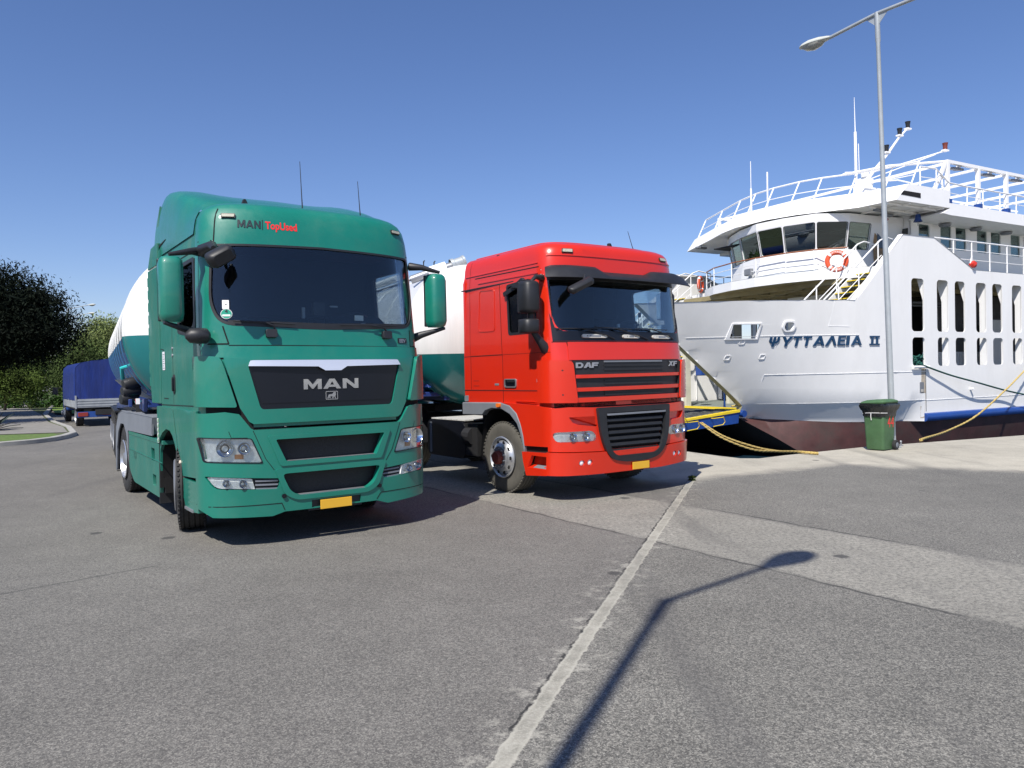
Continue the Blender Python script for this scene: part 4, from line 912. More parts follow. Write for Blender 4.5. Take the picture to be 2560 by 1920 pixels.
b.tube([(-1.2, .1, 1.75), (-1.22, -.02, 1.92), (-1.1, -.12, 1.96), (-.95, -.15, 1.86)], .03, TQ, 8); b.tube([(-1.15, .15, 1.45), (-1.0, -.1, 1.38), (-.85, -.3, 1.35)], .03, TQ, 8); b.build('air_hose', TG, 40)
b = MB(); b.box((-1.05, -.75, 1.42), (.05, .1, .06), REDL); b.box((-1.05, -.95, 1.42), (.05, .12, .08), WHITE); b.box((-1.0, -.3, 1.25), (.1, .12, .28), CHAS); b.build('trailer_lamps', TG, 0)
# ------------------------------------------------------------ ground
def groundmat():
    m, t, p = newmat("asphalt"); L = t.links; p.inputs['Roughness'].default_value = .85
    geo = N(t, 'ShaderNodeNewGeometry'); P = geo.outputs['Position']
    def noise(sc, det=5, ro=.6, src=P):
        n = N(t, 'ShaderNodeTexNoise', i_Scale=sc, i_Detail=det, i_Roughness=ro); L.new(src, n.inputs['Vector']); return n.outputs[0]
    def mr(src, a, b, c, d):
        n = N(t, 'ShaderNodeMapRange', i_1=a, i_2=b, i_3=c, i_4=d); L.new(src, n.inputs[0]); return n.outputs[0]
    def mth(op, a, b=None):
        n = N(t, 'ShaderNodeMath', operation=op)
        for k, v in ((0, a), (1, b)):
            if v is None: continue
            if isinstance(v, (int, float)): n.inputs[k].default_value = v
            else: L.new(v, n.inputs[k])
        return n.outputs[0]
    def dist(nx, ny, d0):   # signed distance to a line n.P = d0
        n = N(t, 'ShaderNodeVectorMath', operation='DOT_PRODUCT'); L.new(P, n.inputs[0]); n.inputs[1].default_value = (nx, ny, 0)
        return mth('SUBTRACT', n.outputs['Value'], d0)
    def mix(f, a, b):
        n = N(t, 'ShaderNodeMix', data_type='RGBA')
        if isinstance(f, (int, float)): n.inputs[0].default_value = f
        else: L.new(f, n.inputs[0])
        for k, v in ((6, a), (7, b)):
            if isinstance(v, tuple): n.inputs[k].default_value = rgba(v)
            else: L.new(v, n.inputs[k])
        return n.outputs[2]
    big = noise(.35, 6); mid = noise(2.2, 6); sm = noise(42, 5, .75); fine = noise(130, 3, .8)
    vor = N(t, 'ShaderNodeTexVoronoi', i_Scale=85); L.new(P, vor.inputs['Vector'])
    vor2 = N(t, 'ShaderNodeTexVoronoi', i_Scale=38); L.new(P, vor2.inputs['Vector'])
    vc = N(t, 'ShaderNodeTexVoronoi', i_Scale=70); L.new(P, vc.inputs['Vector']); sc_ = N(t, 'ShaderNodeSeparateColor'); L.new(vc.outputs['Color'], sc_.inputs[0]); vd = N(t, 'ShaderNodeTexVoronoi', i_Scale=150); L.new(P, vd.inputs['Vector']); sd_ = N(t, 'ShaderNodeSeparateColor'); L.new(vd.outputs['Color'], sd_.inputs[0])
    c = mix(mr(sm, .42, .58, 0, 1), (.075, .074, .069), (.155, .152, .141)); c = mix(mth('MULTIPLY', mr(sc_.outputs[0], .5, .95, 0, 1), .5), c, (.30, .29, .265)); c = mix(mth('MULTIPLY', mr(sd_.outputs[0], .68, .88, 0, 1), .6), c, (.38, .37, .34)); c = mix(mth('MULTIPLY', mr(sd_.outputs[1], .7, .8, 0, 1), .55), c, (.05, .05, .05))
    stone = mth('MULTIPLY', mr(vor.outputs['Distance'], .20, .30, 1, 0), mr(fine, .48, .56, 0, 1))
    c = mix(mth('MULTIPLY', stone, .75), c, (.44, .44, .41))
    pit = mth('MULTIPLY', mr(vor2.outputs['Distance'], .12, .2, 1, 0), mr(noise(9), .5, .6, 0, 1)); c = mix(mth('MULTIPLY', pit, .6), c, (.06, .06, .06))
    v = mth('MULTIPLY', mr(big, .3, .7, .86, 1.12), mr(mid, .3, .7, .92, 1.08))
    # darker, slightly warm lane to the left of the joint
    wob = mth('MULTIPLY', mth('SUBTRACT', noise(1.3, 6, .65), .5), .9)
    wobf = mth('MULTIPLY', mth('SUBTRACT', noise(9, 5, .7), .5), .07)
    J = (.9487, -.3162, -1.135)     # the joint line
    jl = dist(*J)
    left = mr(mth('ADD', jl, wob), -.1, .1, 1, 0)
    c = mix(mth('MULTIPLY', left, .5), c, mix(.5, c, (.135, .125, .125)))
    # worn pale strip crossing obliquely
    bd = dist(.83, .558, 6.3); band = mth('MULTIPLY', mr(mth('ABSOLUTE', mth('ADD', bd, mth('MULTIPLY', wob, .25))), .80, .92, 1, 0), mr(noise(24, 4, .8), .42, .6, .15, 1))
    c = mix(mth('MULTIPLY', band, .7), c, (.36, .35, .315))
    for off, side_ in ((5.42, 1), (7.22, 1)):
        e = mth('ABSOLUTE', mth('ADD', dist(.83, .558, off), mth('MULTIPLY', wob, .22)))
        k = mth('MULTIPLY', mr(e, .006, .03, 1, 0), mr(noise(.8), .36, .5, 0, 1)); c = mix(mth('MULTIPLY', k, .85), c, (.035, .035, .035))
    # concrete apron along the quay edge
    q = mth('ADD', dist(.44, -.898, -11.04), mth('MULTIPLY', wob, .9)); ap = mr(q, 1.25, 1.75, 1, 0)
    q2 = mth('ADD', dist(-.5, -.866, -15.2), mth('MULTIPLY', wob, 1.1)); sx_ = N(t, 'ShaderNodeSeparateXYZ'); L.new(P, sx_.inputs[0]); ap2 = mth('MULTIPLY', mr(q2, .45, 1.0, 1, 0), mr(sx_.outputs[0], 1.2, 2.2, 0, 1))
    apx = mth('MULTIPLY', mth('MAXIMUM', ap, ap2), mr(sx_.outputs[0], 1.2, 2.2, 0, 1))
    conc = mix(mr(noise(30, 5, .7), .35, .65, 0, 1), (.36, .34, .29), (.48, .455, .395))
    conc = mix(mr(noise(3, 6, .7), .5, .7, 0, .4), conc, (.27, .255, .22))
    c = mix(apx, c, conc)
    # the filled joint
    jd = mth('ABSOLUTE', mth('ADD', jl, wobf)); jm = mr(jd, .044, .053, 1, 0); jedge = mr(jd, .026, .042, 0, 1)
    ystop = N(t, 'ShaderNodeSeparateXYZ'); L.new(P, ystop.inputs[0]); lim = mr(ystop.outputs[1], 12.3, 12.7, 1, 0)
    jm = mth('MULTIPLY', jm, lim)
    jc = mix(mr(noise(5, 6, .7), .4, .62, 0, 1), (.34, .33, .295), (.22, .215, .19)); jc = mix(mr(noise(60, 4, .8), .5, .7, 0, .7), jc, (.5, .49, .44)); jc = mix(mth('MULTIPLY', jedge, .5), jc, (.46, .45, .40))
    c = mix(jm, c, jc)
    crk = mth('ABSOLUTE', mth('ADD', dist(.9487, -.3162, -1.135-.06), wobf)); crm = mth('MULTIPLY', mr(crk, .004, .012, 1, 0), mth('MULTIPLY', lim, mr(noise(2.5), .4, .5, 0, 1)))
    c = mix(crm, c, (.03, .03, .03))
    # cement smears beside the joint, tyre scuffs, oil spots
    sp = mth('MULTIPLY', mr(jd, .1, .35, 1, 0), mth('MULTIPLY', mr(noise(6, 6, .75), .53, .62, 0, .55), lim)); c = mix(sp, c, (.42, .41, .37))
    crk2 = mth('ABSOLUTE', mth('ADD', dist(-.70, .71, 7.36), wobf))
    xs = N(t, 'ShaderNodeSeparateXYZ'); L.new(P, xs.inputs[0])
    k2 = mth('MULTIPLY', mr(crk2, .006, .02, 1, 0), mr(xs.outputs[0], -3.35, -3.3, 1, 0)); c = mix(mth('MULTIPLY', k2, .75), c, (.045, .045, .045))
    oil = N(t, 'ShaderNodeTexVoronoi', i_Scale=.9); L.new(P, oil.inputs['Vector']); c = mix(mr(mth('ADD', oil.outputs['Distance'], wobf), .05, .075, .8, 0), c, (.04, .04, .042))
    mp = N(t, 'ShaderNodeMapping'); mp.inputs['Rotation'].default_value = (0, 0, R(-35)); mp.inputs['Scale'].default_value = (1.2, .12, 1); L.new(P, mp.inputs[0])
    sc = noise(1.1, 5, .6, mp.outputs[0]); c = mix(mr(sc, .56, .7, 0, .4), c, (.09, .088, .088))
    hv = N(t, 'ShaderNodeHueSaturation'); L.new(c, hv.inputs['Color']); L.new(v, hv.inputs['Value'])
    wm = N(t, 'ShaderNodeMix', data_type='RGBA', blend_type='MULTIPLY'); wm.inputs[0].default_value = 1; wm.inputs[7].default_value = (.95, .935, .89, 1); L.new(hv.outputs[0], wm.inputs[6]); L.new(wm.outputs[2], p.inputs['Base Color'])
    h = mth('ADD', mth('MULTIPLY', sm, .8), mth('ADD', mth('MULTIPLY', stone, .3), mth('MULTIPLY', jm, -.8)))
    b = N(t, 'ShaderNodeBump', i_Strength=.55, i_Distance=.006); L.new(h, b.inputs['Height']); L.new(b.outputs[0], p.inputs['Normal'])
    return m
ASPH = groundmat()
QUAYW = mat("quay_wall_concrete", (.3, .29, .26), .9, var=.25, scale=2, dirt=(.08, .08, .06), dscale=1.2, damt=.8)
edge = [(1500, 480), (200, 103), (60, 41.5), (30, 27.2), (20, 21.9), (12.14, 18.19), (7.5, 16.29), (5.3, 15.0), (4.68, 14.58), (4.35, 14.66), (4.1, 15.1), (3.62, 16.14), (3.6, 16.7), (3.45, 17.5), (2.7, 20.2), (-.4, 25.8), (-4, 33), (-9, 60), (-14, 140), (-18, 400), (-20, 1500)]
b = MB(); poly = edge+[(-1500, 1500), (-1500, -1500), (1500, -1500)]
vs = [b.bm.verts.new((x, y, 0)) for x, y in poly]
for tr in tessellate_polygon([[Vector((x, y, 0)) for x, y in poly]]): b.bm.faces.new([vs[k] for k in tr]).material_index = b.mi(ASPH)
tag(b.build('ground', None, 0), kind='structure')
b = MB(); fine_e = []
for (x0, y0), (x1, y1) in zip(edge, edge[1:]): b.quad([(x0, y0, -.002), (x1, y1, -.002), (x1, y1, -4), (x0, y0, -4)], QUAYW)
tag(b.build('quay_wall', None, 0), 'concrete quay wall dropping from the edge to the water beneath the ferry', 'quay wall')
# sea
m, t, p = newmat("sea"); L = t.links
p.inputs['Base Color'].default_value = (.012, .035, .06, 1); p.inputs['Roughness'].default_value = .08
tc = N(t, 'ShaderNodeNewGeometry'); nz = N(t, 'ShaderNodeTexNoise', i_Scale=1.6, i_Detail=5); L.new(tc.outputs['Position'], nz.inputs['Vector'])
bb = N(t, 'ShaderNodeBump', i_Strength=.6, i_Distance=.2); L.new(nz.outputs[0], bb.inputs['Height']); L.new(bb.outputs[0], p.inputs['Normal'])
b = MB(); b.quad([(-2500, -1500, -1.5), (2500, -1500, -1.5), (2500, 3500, -1.5), (-2500, 3500, -1.5)], m); tag(b.build('sea', None, 0), kind='structure')

# ------------------------------------------------------------ wheelie bin
B = empty('wheelie_bin', (7.50, 15.66, 0), R(-54), 'green wheelie bin with red painted number and black bag liner, beside the lamp post', 'bin')
BG = mat("bin_green", (.055, .125, .052), .5, var=.12, scale=5, dirt=(.09, .16, .09), dscale=4, damt=.4)
BAG = mat("bag_plastic", (.012, .014, .016), .22, var=.3, scale=20, bump=.6, bscale=14)
b = MB(); rows = []
for z, w, d in ((.02, .235, .25), (.05, .245, .265), (.5, .265, .30), (.9, .285, .335), (.93, .285, .335)):
    w, d = w*.78, d*.78; rows.append([(x, y, z) for x, y in rr(-w, w, -d, d, .05, 4)])
b.grid(rows, BG, True); b.bm.faces.new([b.bm.verts.new(p) for p in rows[0]]).material_index = 0
b.build('bin_body', B, 50)
b = MB(); rows = []
r2 = random.Random(3)
for z, w, d in ((.69, .232, .27), (.72, .238, .275), (.80, .245, .285), (.84, .27, .31), (.9, .29, .33), (.955, .28, .325)):
    rows.append([(x*(1+.03*r2.uniform(-1, 1)), y*(1+.02*r2.uniform(-1, 1)), z+.012*r2.uniform(-1, 1)) for x, y in rr(-w, w, -d, d, .09, 6)])
b.grid(rows, BAG, True); b.build('bag_liner', B, 60)
b = MB(); rows = []
for z, w, d, s in ((.945, .26, .30, 0), (.975, .27, .31, 0), (1.0, .25, .29, 0), (1.03, .17, .21, 0), (1.035, .05, .06, 0)):
    rows.append([(x, y, z+.018*x/.3) for x, y in rr(-w, w, -d, d, min(w, d)*.3, 5)])
b.grid(rows, BG, True); b.bm.faces.new([b.bm.verts.new(p) for p in rows[0]]).material_index = 0; b.bm.faces.new([b.bm.verts.new(p) for p in rows[-1]]).material_index = 0
b.tube([(-.16, .30, .95), (-.16, .35, .97), (.16, .35, .97), (.16, .30, .95)], .015, BG); b.build('lid', B, 50)
for sg in (1, -1):
    b = MB(); b.lathe([(.0, .0), (.06, .005), (.085, .012), (.1, .0), (.1, -.05), (.0, -.05)], (sg*.245, .2, .1), (sg, 0, 0), RUB, 24); b.lathe([(.055, .012), (.045, .018), (.0, .014)], (sg*.245, .2, .1), (sg, 0, 0), GREYP, 20); b.build('wheel', B, 40)
b = MB(); b.tube([(-.25, .2, .1), (.25, .2, .1)], .012, STEEL); b.build('axle', B, 40)
b = MB(); fr_ = lambda x, z, l=0: Vector((.78*interp([(0, .235), (.05, .245), (.5, .265), (.9, .285)], z)+l, x, z))
def seg7(mb, x0, z0, w, h, t_, m):
    mb.relief(fr_, [(x0, z0+h*.38), (x0+w*.7, z0+h), (x0+w*.86, z0+h), (x0+t_*1.2, z0+h*.38)], .004, 0, m); mb.relief(fr_, [(x0, z0+h*.28), (x0+w, z0+h*.28), (x0+w, z0+h*.4), (x0, z0+h*.4)], .0042, 0, m)
    mb.relief(fr_, [(x0+w*.62, z0), (x0+w*.82, z0), (x0+w*.82, z0+h*.8), (x0+w*.62, z0+h*.8)], .0044, 0, m)
seg7(b, -.08, .47, .11, .24, .03, REDT); seg7(b, .05, .465, .11, .24, .03, REDT); b.build('number', B, 0)
b = MB(); b.tube([(-.22, -.25, .75), (-.1, -.29, .765), (.1, -.29, .77), (.22, -.27, .77), (.25, -.16, .765)], .006, WHITE, 6); b.tube([(-.02, -.29, .765), (-.03, -.28, .70), (-.03, -.26, .62)], .008, WHITE, 6); b.build('tie_cord', B, 40)

# ------------------------------------------------------------ street lamps
def lamp_head(parent, c, d, pitchz=0.12):
    """cobra head luminaire, c = fixing point, d = unit horizontal direction"""
    d = Vector(d); s = Vector((-d.y, d.x, 0)); c = Vector(c); up = Vector((0, 0, 1)); b = MB(); rows = []
    prof = [(0, .045, .035, .035), (.08, .07, .06, .05), (.28, .13, .10, .06), (.5, .17, .11, .055), (.68, .145, .085, .04), (.78, .085, .05, .02), (.82, .01, .01, .01)]
    for l, w, hu, hd in prof:
        row = []
        for k in range(16):
            a = 2*math.pi*k/16; row.append(c+d*l+s*w*math.cos(a)+up*((hu if math.sin(a) > 0 else hd*.5)*math.sin(a)+pitchz*l))
        rows.append(row)
    b.grid(rows, mat("lamp_head_grey", (.5, .52, .48), .5, dirt=(.3, .3, .27), dscale=8), True); o = b.build('lamp_head', parent, 50)
    b = MB(); rows = []
    for l, w, hd in ((.2, .07, .03), (.28, .12, .09), (.45, .15, .13), (.62, .13, .10), (.73, .06, .03)):
        rows.append([c+d*l+s*w*math.cos(a)+up*(-hd*math.sin(a)-.01+pitchz*l) for a in [math.pi*k/10 for k in range(11)]])
    b.grid(rows, mat("lamp_bowl", (.32, .33, .3), .15, coat=.5, var=.2)); b.build('lamp_bowl', o, 60)
def street_lamp(loc, H, arms, label, lean=(0, 0), group='lamp posts around the quay', L=1.55, rise=0.0):
    E_ = empty('street_lamp', loc, 0, label, 'street lamp', group); b = MB()
    top = Vector((lean[0], lean[1], H)); b.tube([(0, 0, 0), top*.3, top*.6, top*.93, top*.935, top], .08, GALV, 20, radii=[.066, .058, .05, .042, .052, .052])
    b.lathe([(.16, 0), (.16, .02), (.09, .03)], (0, 0, 0), (0, 0, 1), GALV, 20); b.build('pole', E_, 40)
    for d in arms:
        d = Vector((d[0], d[1], 0)).normalized(); b = MB(); e = top+d*L+Vector((0, 0, rise-.02)); b.tube([top-Vector((0, 0, .02)), e], .038, GALV, 12)
        b.prism([top+Vector((0, 0, -.04)), top+d*.28+Vector((0, 0, -.03)), top+Vector((0, 0, -.3))], d.cross(Vector((0, 0, 1)))*.008, GALV); b.build('arm', E_, 40)
        lamp_head(E_, e-d*.02, d, .05)
    return E_
street_lamp((7.96, 16.05, 0), 9.07, [(-.50, .866), (.50, -.866)], 'tall galvanised double armed lamp post standing behind the green bin', (-.21, -.0), L=1.14, rise=-.06)
street_lamp((-1.60, -1.12, 0), 9.05, [(.755, .655)], 'single armed lamp post whose long shadow lies across the asphalt', L=1.35)
street_lamp((-43.3, 75, 0), 8.9, [(1, 0)], 'far lamp post behind the dark tree, upper of the two heads', L=2.0, rise=.35)
street_lamp((-50.3, 87, 0), 9.1, [(1, 0)], 'farther lamp post behind the dark tree, lower of the two heads', L=2.4, rise=.4)

# ------------------------------------------------------------ left island, kerb, planting
GRASS = mat("lawn", (.09, .15, .03), .9, var=.35, scale=9, dirt=(.16, .15, .06), dscale=2.5, damt=.4, bump=.5)
SOIL = mat("planted_ground", (.07, .085, .035), .95, var=.4, scale=3)
KERB = mat("kerb_concrete", (.33, .325, .3), .85, var=.15, scale=4)
PATH = mat("path_paving", (.21, .20, .18), .9, var=.15, scale=4)  # paving colour darkened to stand for the shade lying on it
kl = [(-60, -28), (-30, 3), (-19, 14.5), (-15.5, 18.6), (-13.96, 20.8), (-13.5, 21.6), (-13.4, 22.4), (-13.55, 23.3), (-14.0, 24.6), (-16.0, 27.8), (-18.8, 31.6), (-24, 39.5), (-30, 50), (-40, 68), (-90, 150)]
def sheet(name, pts, z, m, label=None, cat=None, kind='structure'):
    b = MB(); vs = [b.bm.verts.new((x, y, z)) for x, y in pts]
    for tr in tessellate_polygon([[Vector((x, y, 0)) for x, y in pts]]): b.bm.faces.new([vs[k] for k in tr]).material_index = b.mi(m)
    return tag(b.build(name, None, 0), label, cat, kind=kind)
b = MB(); nrm = []
for k, (x, y) in enumerate(kl):
    a = Vector(kl[max(k-1, 0)]); c = Vector(kl[min(k+1, len(kl)-1)]); d = (c-a).normalized(); nrm.append(Vector((-d.y, d.x)))
rows = []
for (x, y), n in zip(kl, nrm): rows.append([(x, y, -.01), (x+n.x*.01, y+n.y*.01, .115), (x+n.x*.03, y+n.y*.03, .13), (x+n.x*.2, y+n.y*.2, .13), (x+n.x*.2, y+n.y*.2, .0)])
b.grid(rows, KERB); tag(b.build('kerb', None, 30), kind='structure')
ins = [(x+n.x*.2, y+n.y*.2) for (x, y), n in zip(kl, nrm)]
sheet('planted_ground', ins+[(-400, 400), (-400, -28)], .10, SOIL)
sheet('lawn', [(-14.1, 21.5), (-13.7, 22.3), (-13.85, 23.3), (-14.5, 24.2), (-16.4, 23.9), (-19, 22.8), (-24, 20), (-30, 12), (-18.7, 15.7)][::-1], .112, GRASS)
sheet('path', [(-14.3, 24.6), (-16.2, 27.6), (-18.9, 31.2), (-24, 39), (-33, 52), (-44, 70), (-50, 70), (-38, 52), (-27.5, 39), (-23, 31), (-22, 24.4), (-16.5, 24.2)], .116, PATH)
sheet('lawn_strip', [(-24.5, 41), (-33, 54.5), (-36, 61), (-30, 61), (-25, 50), (-21, 38)], .114, mat("bright_lawn", (.13, .21, .035), .9, var=.3, scale=4))  # brighter green than the other lawn sheets
sheet('lawn_verge', [(-50, 74), (-38, 53.5), (-41, 52), (-56, 76)], .114, GRASS)

def leafmat(name, col, var=.45):
    m, t, p = newmat(name); L = t.links; p.inputs['Roughness'].default_value = .8; p.inputs['Specular IOR Level'].default_value = .12
    g = N(t, 'ShaderNodeNewGeometry'); nz = N(t, 'ShaderNodeTexNoise', i_Scale=.9, i_Detail=3); L.new(g.outputs['Position'], nz.inputs['Vector'])
    mr = N(t, 'ShaderNodeMapRange', i_1=.35, i_2=.65, i_3=1-var, i_4=1+var); L.new(nz.outputs[0], mr.inputs[0])
    hv = N(t, 'ShaderNodeHueSaturation', i_Color=rgba(col)); L.new(mr.outputs[0], hv.inputs['Value']); L.new(hv.outputs[0], p.inputs['Base Color']); return m
BARK = mat("bark", (.09, .07, .055), .9, var=.3, scale=12)
def crown(blobs, n, size, m, seed, name, parent, dens=.55, stretch=1.6, core=0):
    r = random.Random(seed); vols = [bx[3]*bx[4]*bx[5] for bx in blobs]; S_ = sum(vols); verts = []; faces = []
    for bx, v in zip(blobs, vols):
        k = int(n*v/S_)
        cl = []
        for _ in range(max(6, k//45)):
            while True:
                q = Vector((r.uniform(-1, 1), r.uniform(-1, 1), r.uniform(-1, 1)))
                if .25 < q.length < 1: break
            q = q.normalized()*q.length**dens; cl.append(q)
        for _ in range(k):
            c = r.choice(cl); s = .22
            q = c+Vector((r.gauss(0, s), r.gauss(0, s), r.gauss(0, s)))*.8
            p = Vector((bx[0]+q.x*bx[3], bx[1]+q.y*bx[4], bx[2]+q.z*bx[5]))
            d = Vector((r.gauss(0, 1), r.gauss(0, 1), r.gauss(0, 1)+.4)).normalized(); e = d.orthogonal().normalized(); e.rotate(Matrix.Rotation(r.uniform(0, 6.28), 3, d)); L_ = size*r.uniform(.6, 1.4)
            if core and r.random() < core: q2 = Vector((r.gauss(0, .24), r.gauss(0, .24), r.gauss(0, .24))); p = Vector((bx[0]+q2.x*bx[3], bx[1]+q2.y*bx[4], bx[2]+q2.z*bx[5])); L_ *= 2.4
            i = len(verts); verts += [p-e*L_*.3, p+d*L_*stretch*.5, p+e*L_*.3, p-d*L_*stretch*.5]; faces.append((i, i+1, i+2, i+3))
    me = bpy.data.meshes.new(name); me.from_pydata([tuple(v) for v in verts], [], faces); me.materials.append(m)
    o = bpy.data.objects.new(name, me); COL.objects.link(o); o.parent = parent; return o
def tree(loc, blobs, n, size, m, seed, label, trunk=.2, h=3, group='trees and shrubs on the left bank', cat='tree', name='tree', stretch=1.6, core=.12):
    E_ = empty(name, loc, 0, label, cat, group); r = random.Random(seed+99); b = MB()
    top = Vector((0, 0, h)); b.tube([(0, 0, -.1), (r.uniform(-.1, .1), 0, h*.5), top], trunk, BARK, 10, radii=[trunk*1.3, trunk, trunk*.7])
    for bx in blobs:
        c = Vector(bx[:3]); b.tube([(0, 0, h*.7), lerp(top, c, .5)+Vector((r.uniform(-.2, .2), 0, .2)), c, c+Vector((r.uniform(-.5, .5)*bx[3], 0, bx[5]*.6))], trunk*.5, BARK, 6, radii=[trunk*.6, trunk*.4, trunk*.25, .02])
    b.build('trunk', E_, 50); crown(blobs, n, size, m, seed, 'crown', E_, stretch=stretch, core=core); return E_
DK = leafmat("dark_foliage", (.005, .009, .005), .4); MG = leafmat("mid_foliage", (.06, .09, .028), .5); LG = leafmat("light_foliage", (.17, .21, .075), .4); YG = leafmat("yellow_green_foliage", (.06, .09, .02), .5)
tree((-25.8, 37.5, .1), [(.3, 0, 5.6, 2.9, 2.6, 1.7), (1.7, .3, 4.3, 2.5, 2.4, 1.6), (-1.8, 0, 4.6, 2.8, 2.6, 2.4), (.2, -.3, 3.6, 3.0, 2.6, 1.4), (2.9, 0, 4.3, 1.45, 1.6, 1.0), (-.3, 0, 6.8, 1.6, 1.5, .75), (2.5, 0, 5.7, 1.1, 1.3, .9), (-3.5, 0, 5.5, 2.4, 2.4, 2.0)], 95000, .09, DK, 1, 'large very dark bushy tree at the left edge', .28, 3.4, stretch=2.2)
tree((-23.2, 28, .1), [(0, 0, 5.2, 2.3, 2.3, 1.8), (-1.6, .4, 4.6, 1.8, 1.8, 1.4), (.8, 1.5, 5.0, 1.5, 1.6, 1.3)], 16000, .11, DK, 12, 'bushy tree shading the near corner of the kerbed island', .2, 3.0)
tree((-33, 60, .1), [(1.1, 0, 4.7, 1.9, 2.0, 1.8), (2.3, 0, 4.2, 1.4, 1.6, 1.7), (-.1, 0, 3.9, 1.5, 1.5, 1.5)], 26000, .12, LG, 2, 'round pale green tree behind the blue canvas truck', .2, 2.4)
tree((-29.2, 70, .1), [(0, 0, 4.2, 2.2, 2, 2.1)], 12000, .14, MG, 3, 'mid green tree partly hidden behind the white tank', .2, 2.2)
tree((-37, 57, .1), [(0, 0, 2.5, 2.4, 2, 1.5), (-2, 0, 2.3, 1.8, 2, 1.4)], 18000, .12, MG, 4, 'olive green tree under the far lamp heads', .18, 1.8)
tree((-30.5, 46, .1), [(0, 0, 1.7, 1.2, 1.2, 1.3), (1.3, 0, 1.4, 1.0, 1.2, 1.1)], 9000, .09, YG, 5, 'yellow green shrub in front of the darker bushes', .08, 1, cat='shrub', name='shrub')
tree((-27.2, 48, .1), [(0, 0, 2.4, 1.4, 1.4, 2.0), (1.5, 0, 2.0, 1.4, 1.4, 1.8)], 14000, .1, MG, 6, 'tall dark green shrub left of the blue canvas truck', .1, 1.4, cat='shrub', name='shrub')
tree((-44, 62, .1), [(0, 0, 3.4, 4, 3, 2.8), (-5, 0, 3.6, 4, 3, 2.8)], 12000, .2, MG, 7, 'broad green tree far behind the large dark tree', .3, 2.5)
b = MB(); E_ = empty('hedge', (-30, 49, 0), 0, 'low clipped bright green hedge beyond the path on the left', 'hedge')
crown([(-6.5+k*1.5, k*.35, .45, 1.1, .8, .55) for k in range(9)], 12000, .12, leafmat("hedge_leaf", (.035, .075, .018), .3), 8, 'foliage', E_)
b.tube([(-6, 0, .1), (5, 2.5, .1)], .03, BARK); b.build('stem', E_)
# shade trees and far tree line out to the horizon
rt = random.Random(21); bl = []
for k in range(26):
    x = -128+k*4.4; y = 114+rt.uniform(-7, 7); hgt = rt.uniform(2.4, 4.4)
    if x > -22: break
    bl += [(x, y, hgt*.9, 3.2, 3, hgt*.8), (x+2, y, hgt*.6, 2.6, 2.5, hgt*.6)]
tag(crown(bl, 42000, .42, MG, 40, 'distant_trees', None), 'low belt of green trees far beyond the car park', 'trees', kind='stuff')
# agave
A_ = empty('agave', (-17.9, 26.3, .1), 0, 'dark spiky agave rosette at the left edge of the island', 'plant')
for k in range(26):
    a = k*2.399; el = .25+1.1*(k/26); Lf = rt.uniform(.85, 1.15); b = MB(); d = Vector((math.cos(a)*math.cos(el), math.sin(a)*math.cos(el), math.sin(el))); s = d.cross(Vector((0, 0, 1))).normalized()
    rows = []
    for u, w in ((0, .05), (.3, .075), (.6, .055), (1, .004)):
        c = d*Lf*u+Vector((0, 0, -.18*u*u)); rows.append([c-s*w, c+Vector((0, 0, -.02)), c+s*w])
    b.grid(rows, mat("agave_leaf", (.02, .035, .03), .5) if k == 0 else bpy.data.materials["agave_leaf"]); b.build('leaf', A_, 60)

W_ = empty('weed', (2.72, 11.85, 0), 0, 'small green weed growing out of the concrete joint near the red truck', 'weed')
crown([(0, 0, .03, .09, .07, .035)], 260, .03, MG, 77, 'foliage', W_); b = MB(); b.tube([(0, 0, -.01), (.01, 0, .04)], .004, BARK, 5); b.build('stem', W_)
b = MB(); b.lathe([(.05, 0), (.05, .012), (.02, .02), (.018, .085), (.028, .095), (.02, .11), (0, .112)], (8.28, 16.35, 0), (0, 0, 1), STEEL, 14); tag(b.build('mooring_pin', None, 40), 'small steel pin set in the concrete right of the green bin', 'pin')
# ------------------------------------------------------------ blue canvas truck
K = empty('canvas_truck', (-15.75, 29.75, 0), R(35), 'small blue truck with blue canvas cover and grey dropside, parked behind the tank', 'truck')
BT = mat("blue_tarpaulin", (.005, .02, .14), .5, var=.3, scale=2.5, dirt=(.008, .03, .16), dscale=1.5, bump=.5, bscale=3, stretch=(3, 3, .5)); BP = mat("blue_truck_paint", (.015, .06, .25), .5, var=.15)
b = MB(); w = 1.08; rows = []
for y in (0, .04, .5, 1, 1.5, 2, 2.5, 3, 3.5, 4, 4.5, 4.66, 4.7):
    row = []; k = .97 if y in (0, 4.7) else 1
    for x, z in [(-1, 1.02), (-1, 1.5), (-1.0, 2.0), (-.98, 2.3), (-.85, 2.44), (-.4, 2.54), (0, 2.60), (.4, 2.57), (.85, 2.46), (.98, 2.3), (1.0, 2.0), (1, 1.5), (1, 1.02)]:
        row.append((x*w*k+.012*math.sin(y*7+z*3), y, z-(.03 if (y*2) % 1 else 0)*(z > 2.2)))
    rows.append(row)
b.grid(rows, BT)
rear = [[(x*w*.97*(1-.0), -.0+.03*math.sin(x*9)*(2.6-z)+.012*math.sin(x*23), lerp(1.02, z, f_)) for x, z in [(-1, 2.25), (-.85, 2.42), (-.6, 2.5), (-.4, 2.54), (-.2, 2.57), (0, 2.60), (.2, 2.58), (.4, 2.57), (.6, 2.52), (.85, 2.45), (1, 2.28)]] for f_ in (0, .2, .4, .6, .8, 1)]
b.grid(rear, BT); b.grid([[(p[0], 4.7, p[2]) for p in r_] for r_ in rear], BT); b.build('tarpaulin', K, 60)
b = MB(); GW = mat("dropside_grey", (.27, .29, .31), .5, var=.2, dirt=(.25, .25, .24)); b.box((0, -.03, .9), (2.16, .04, .33), GW)
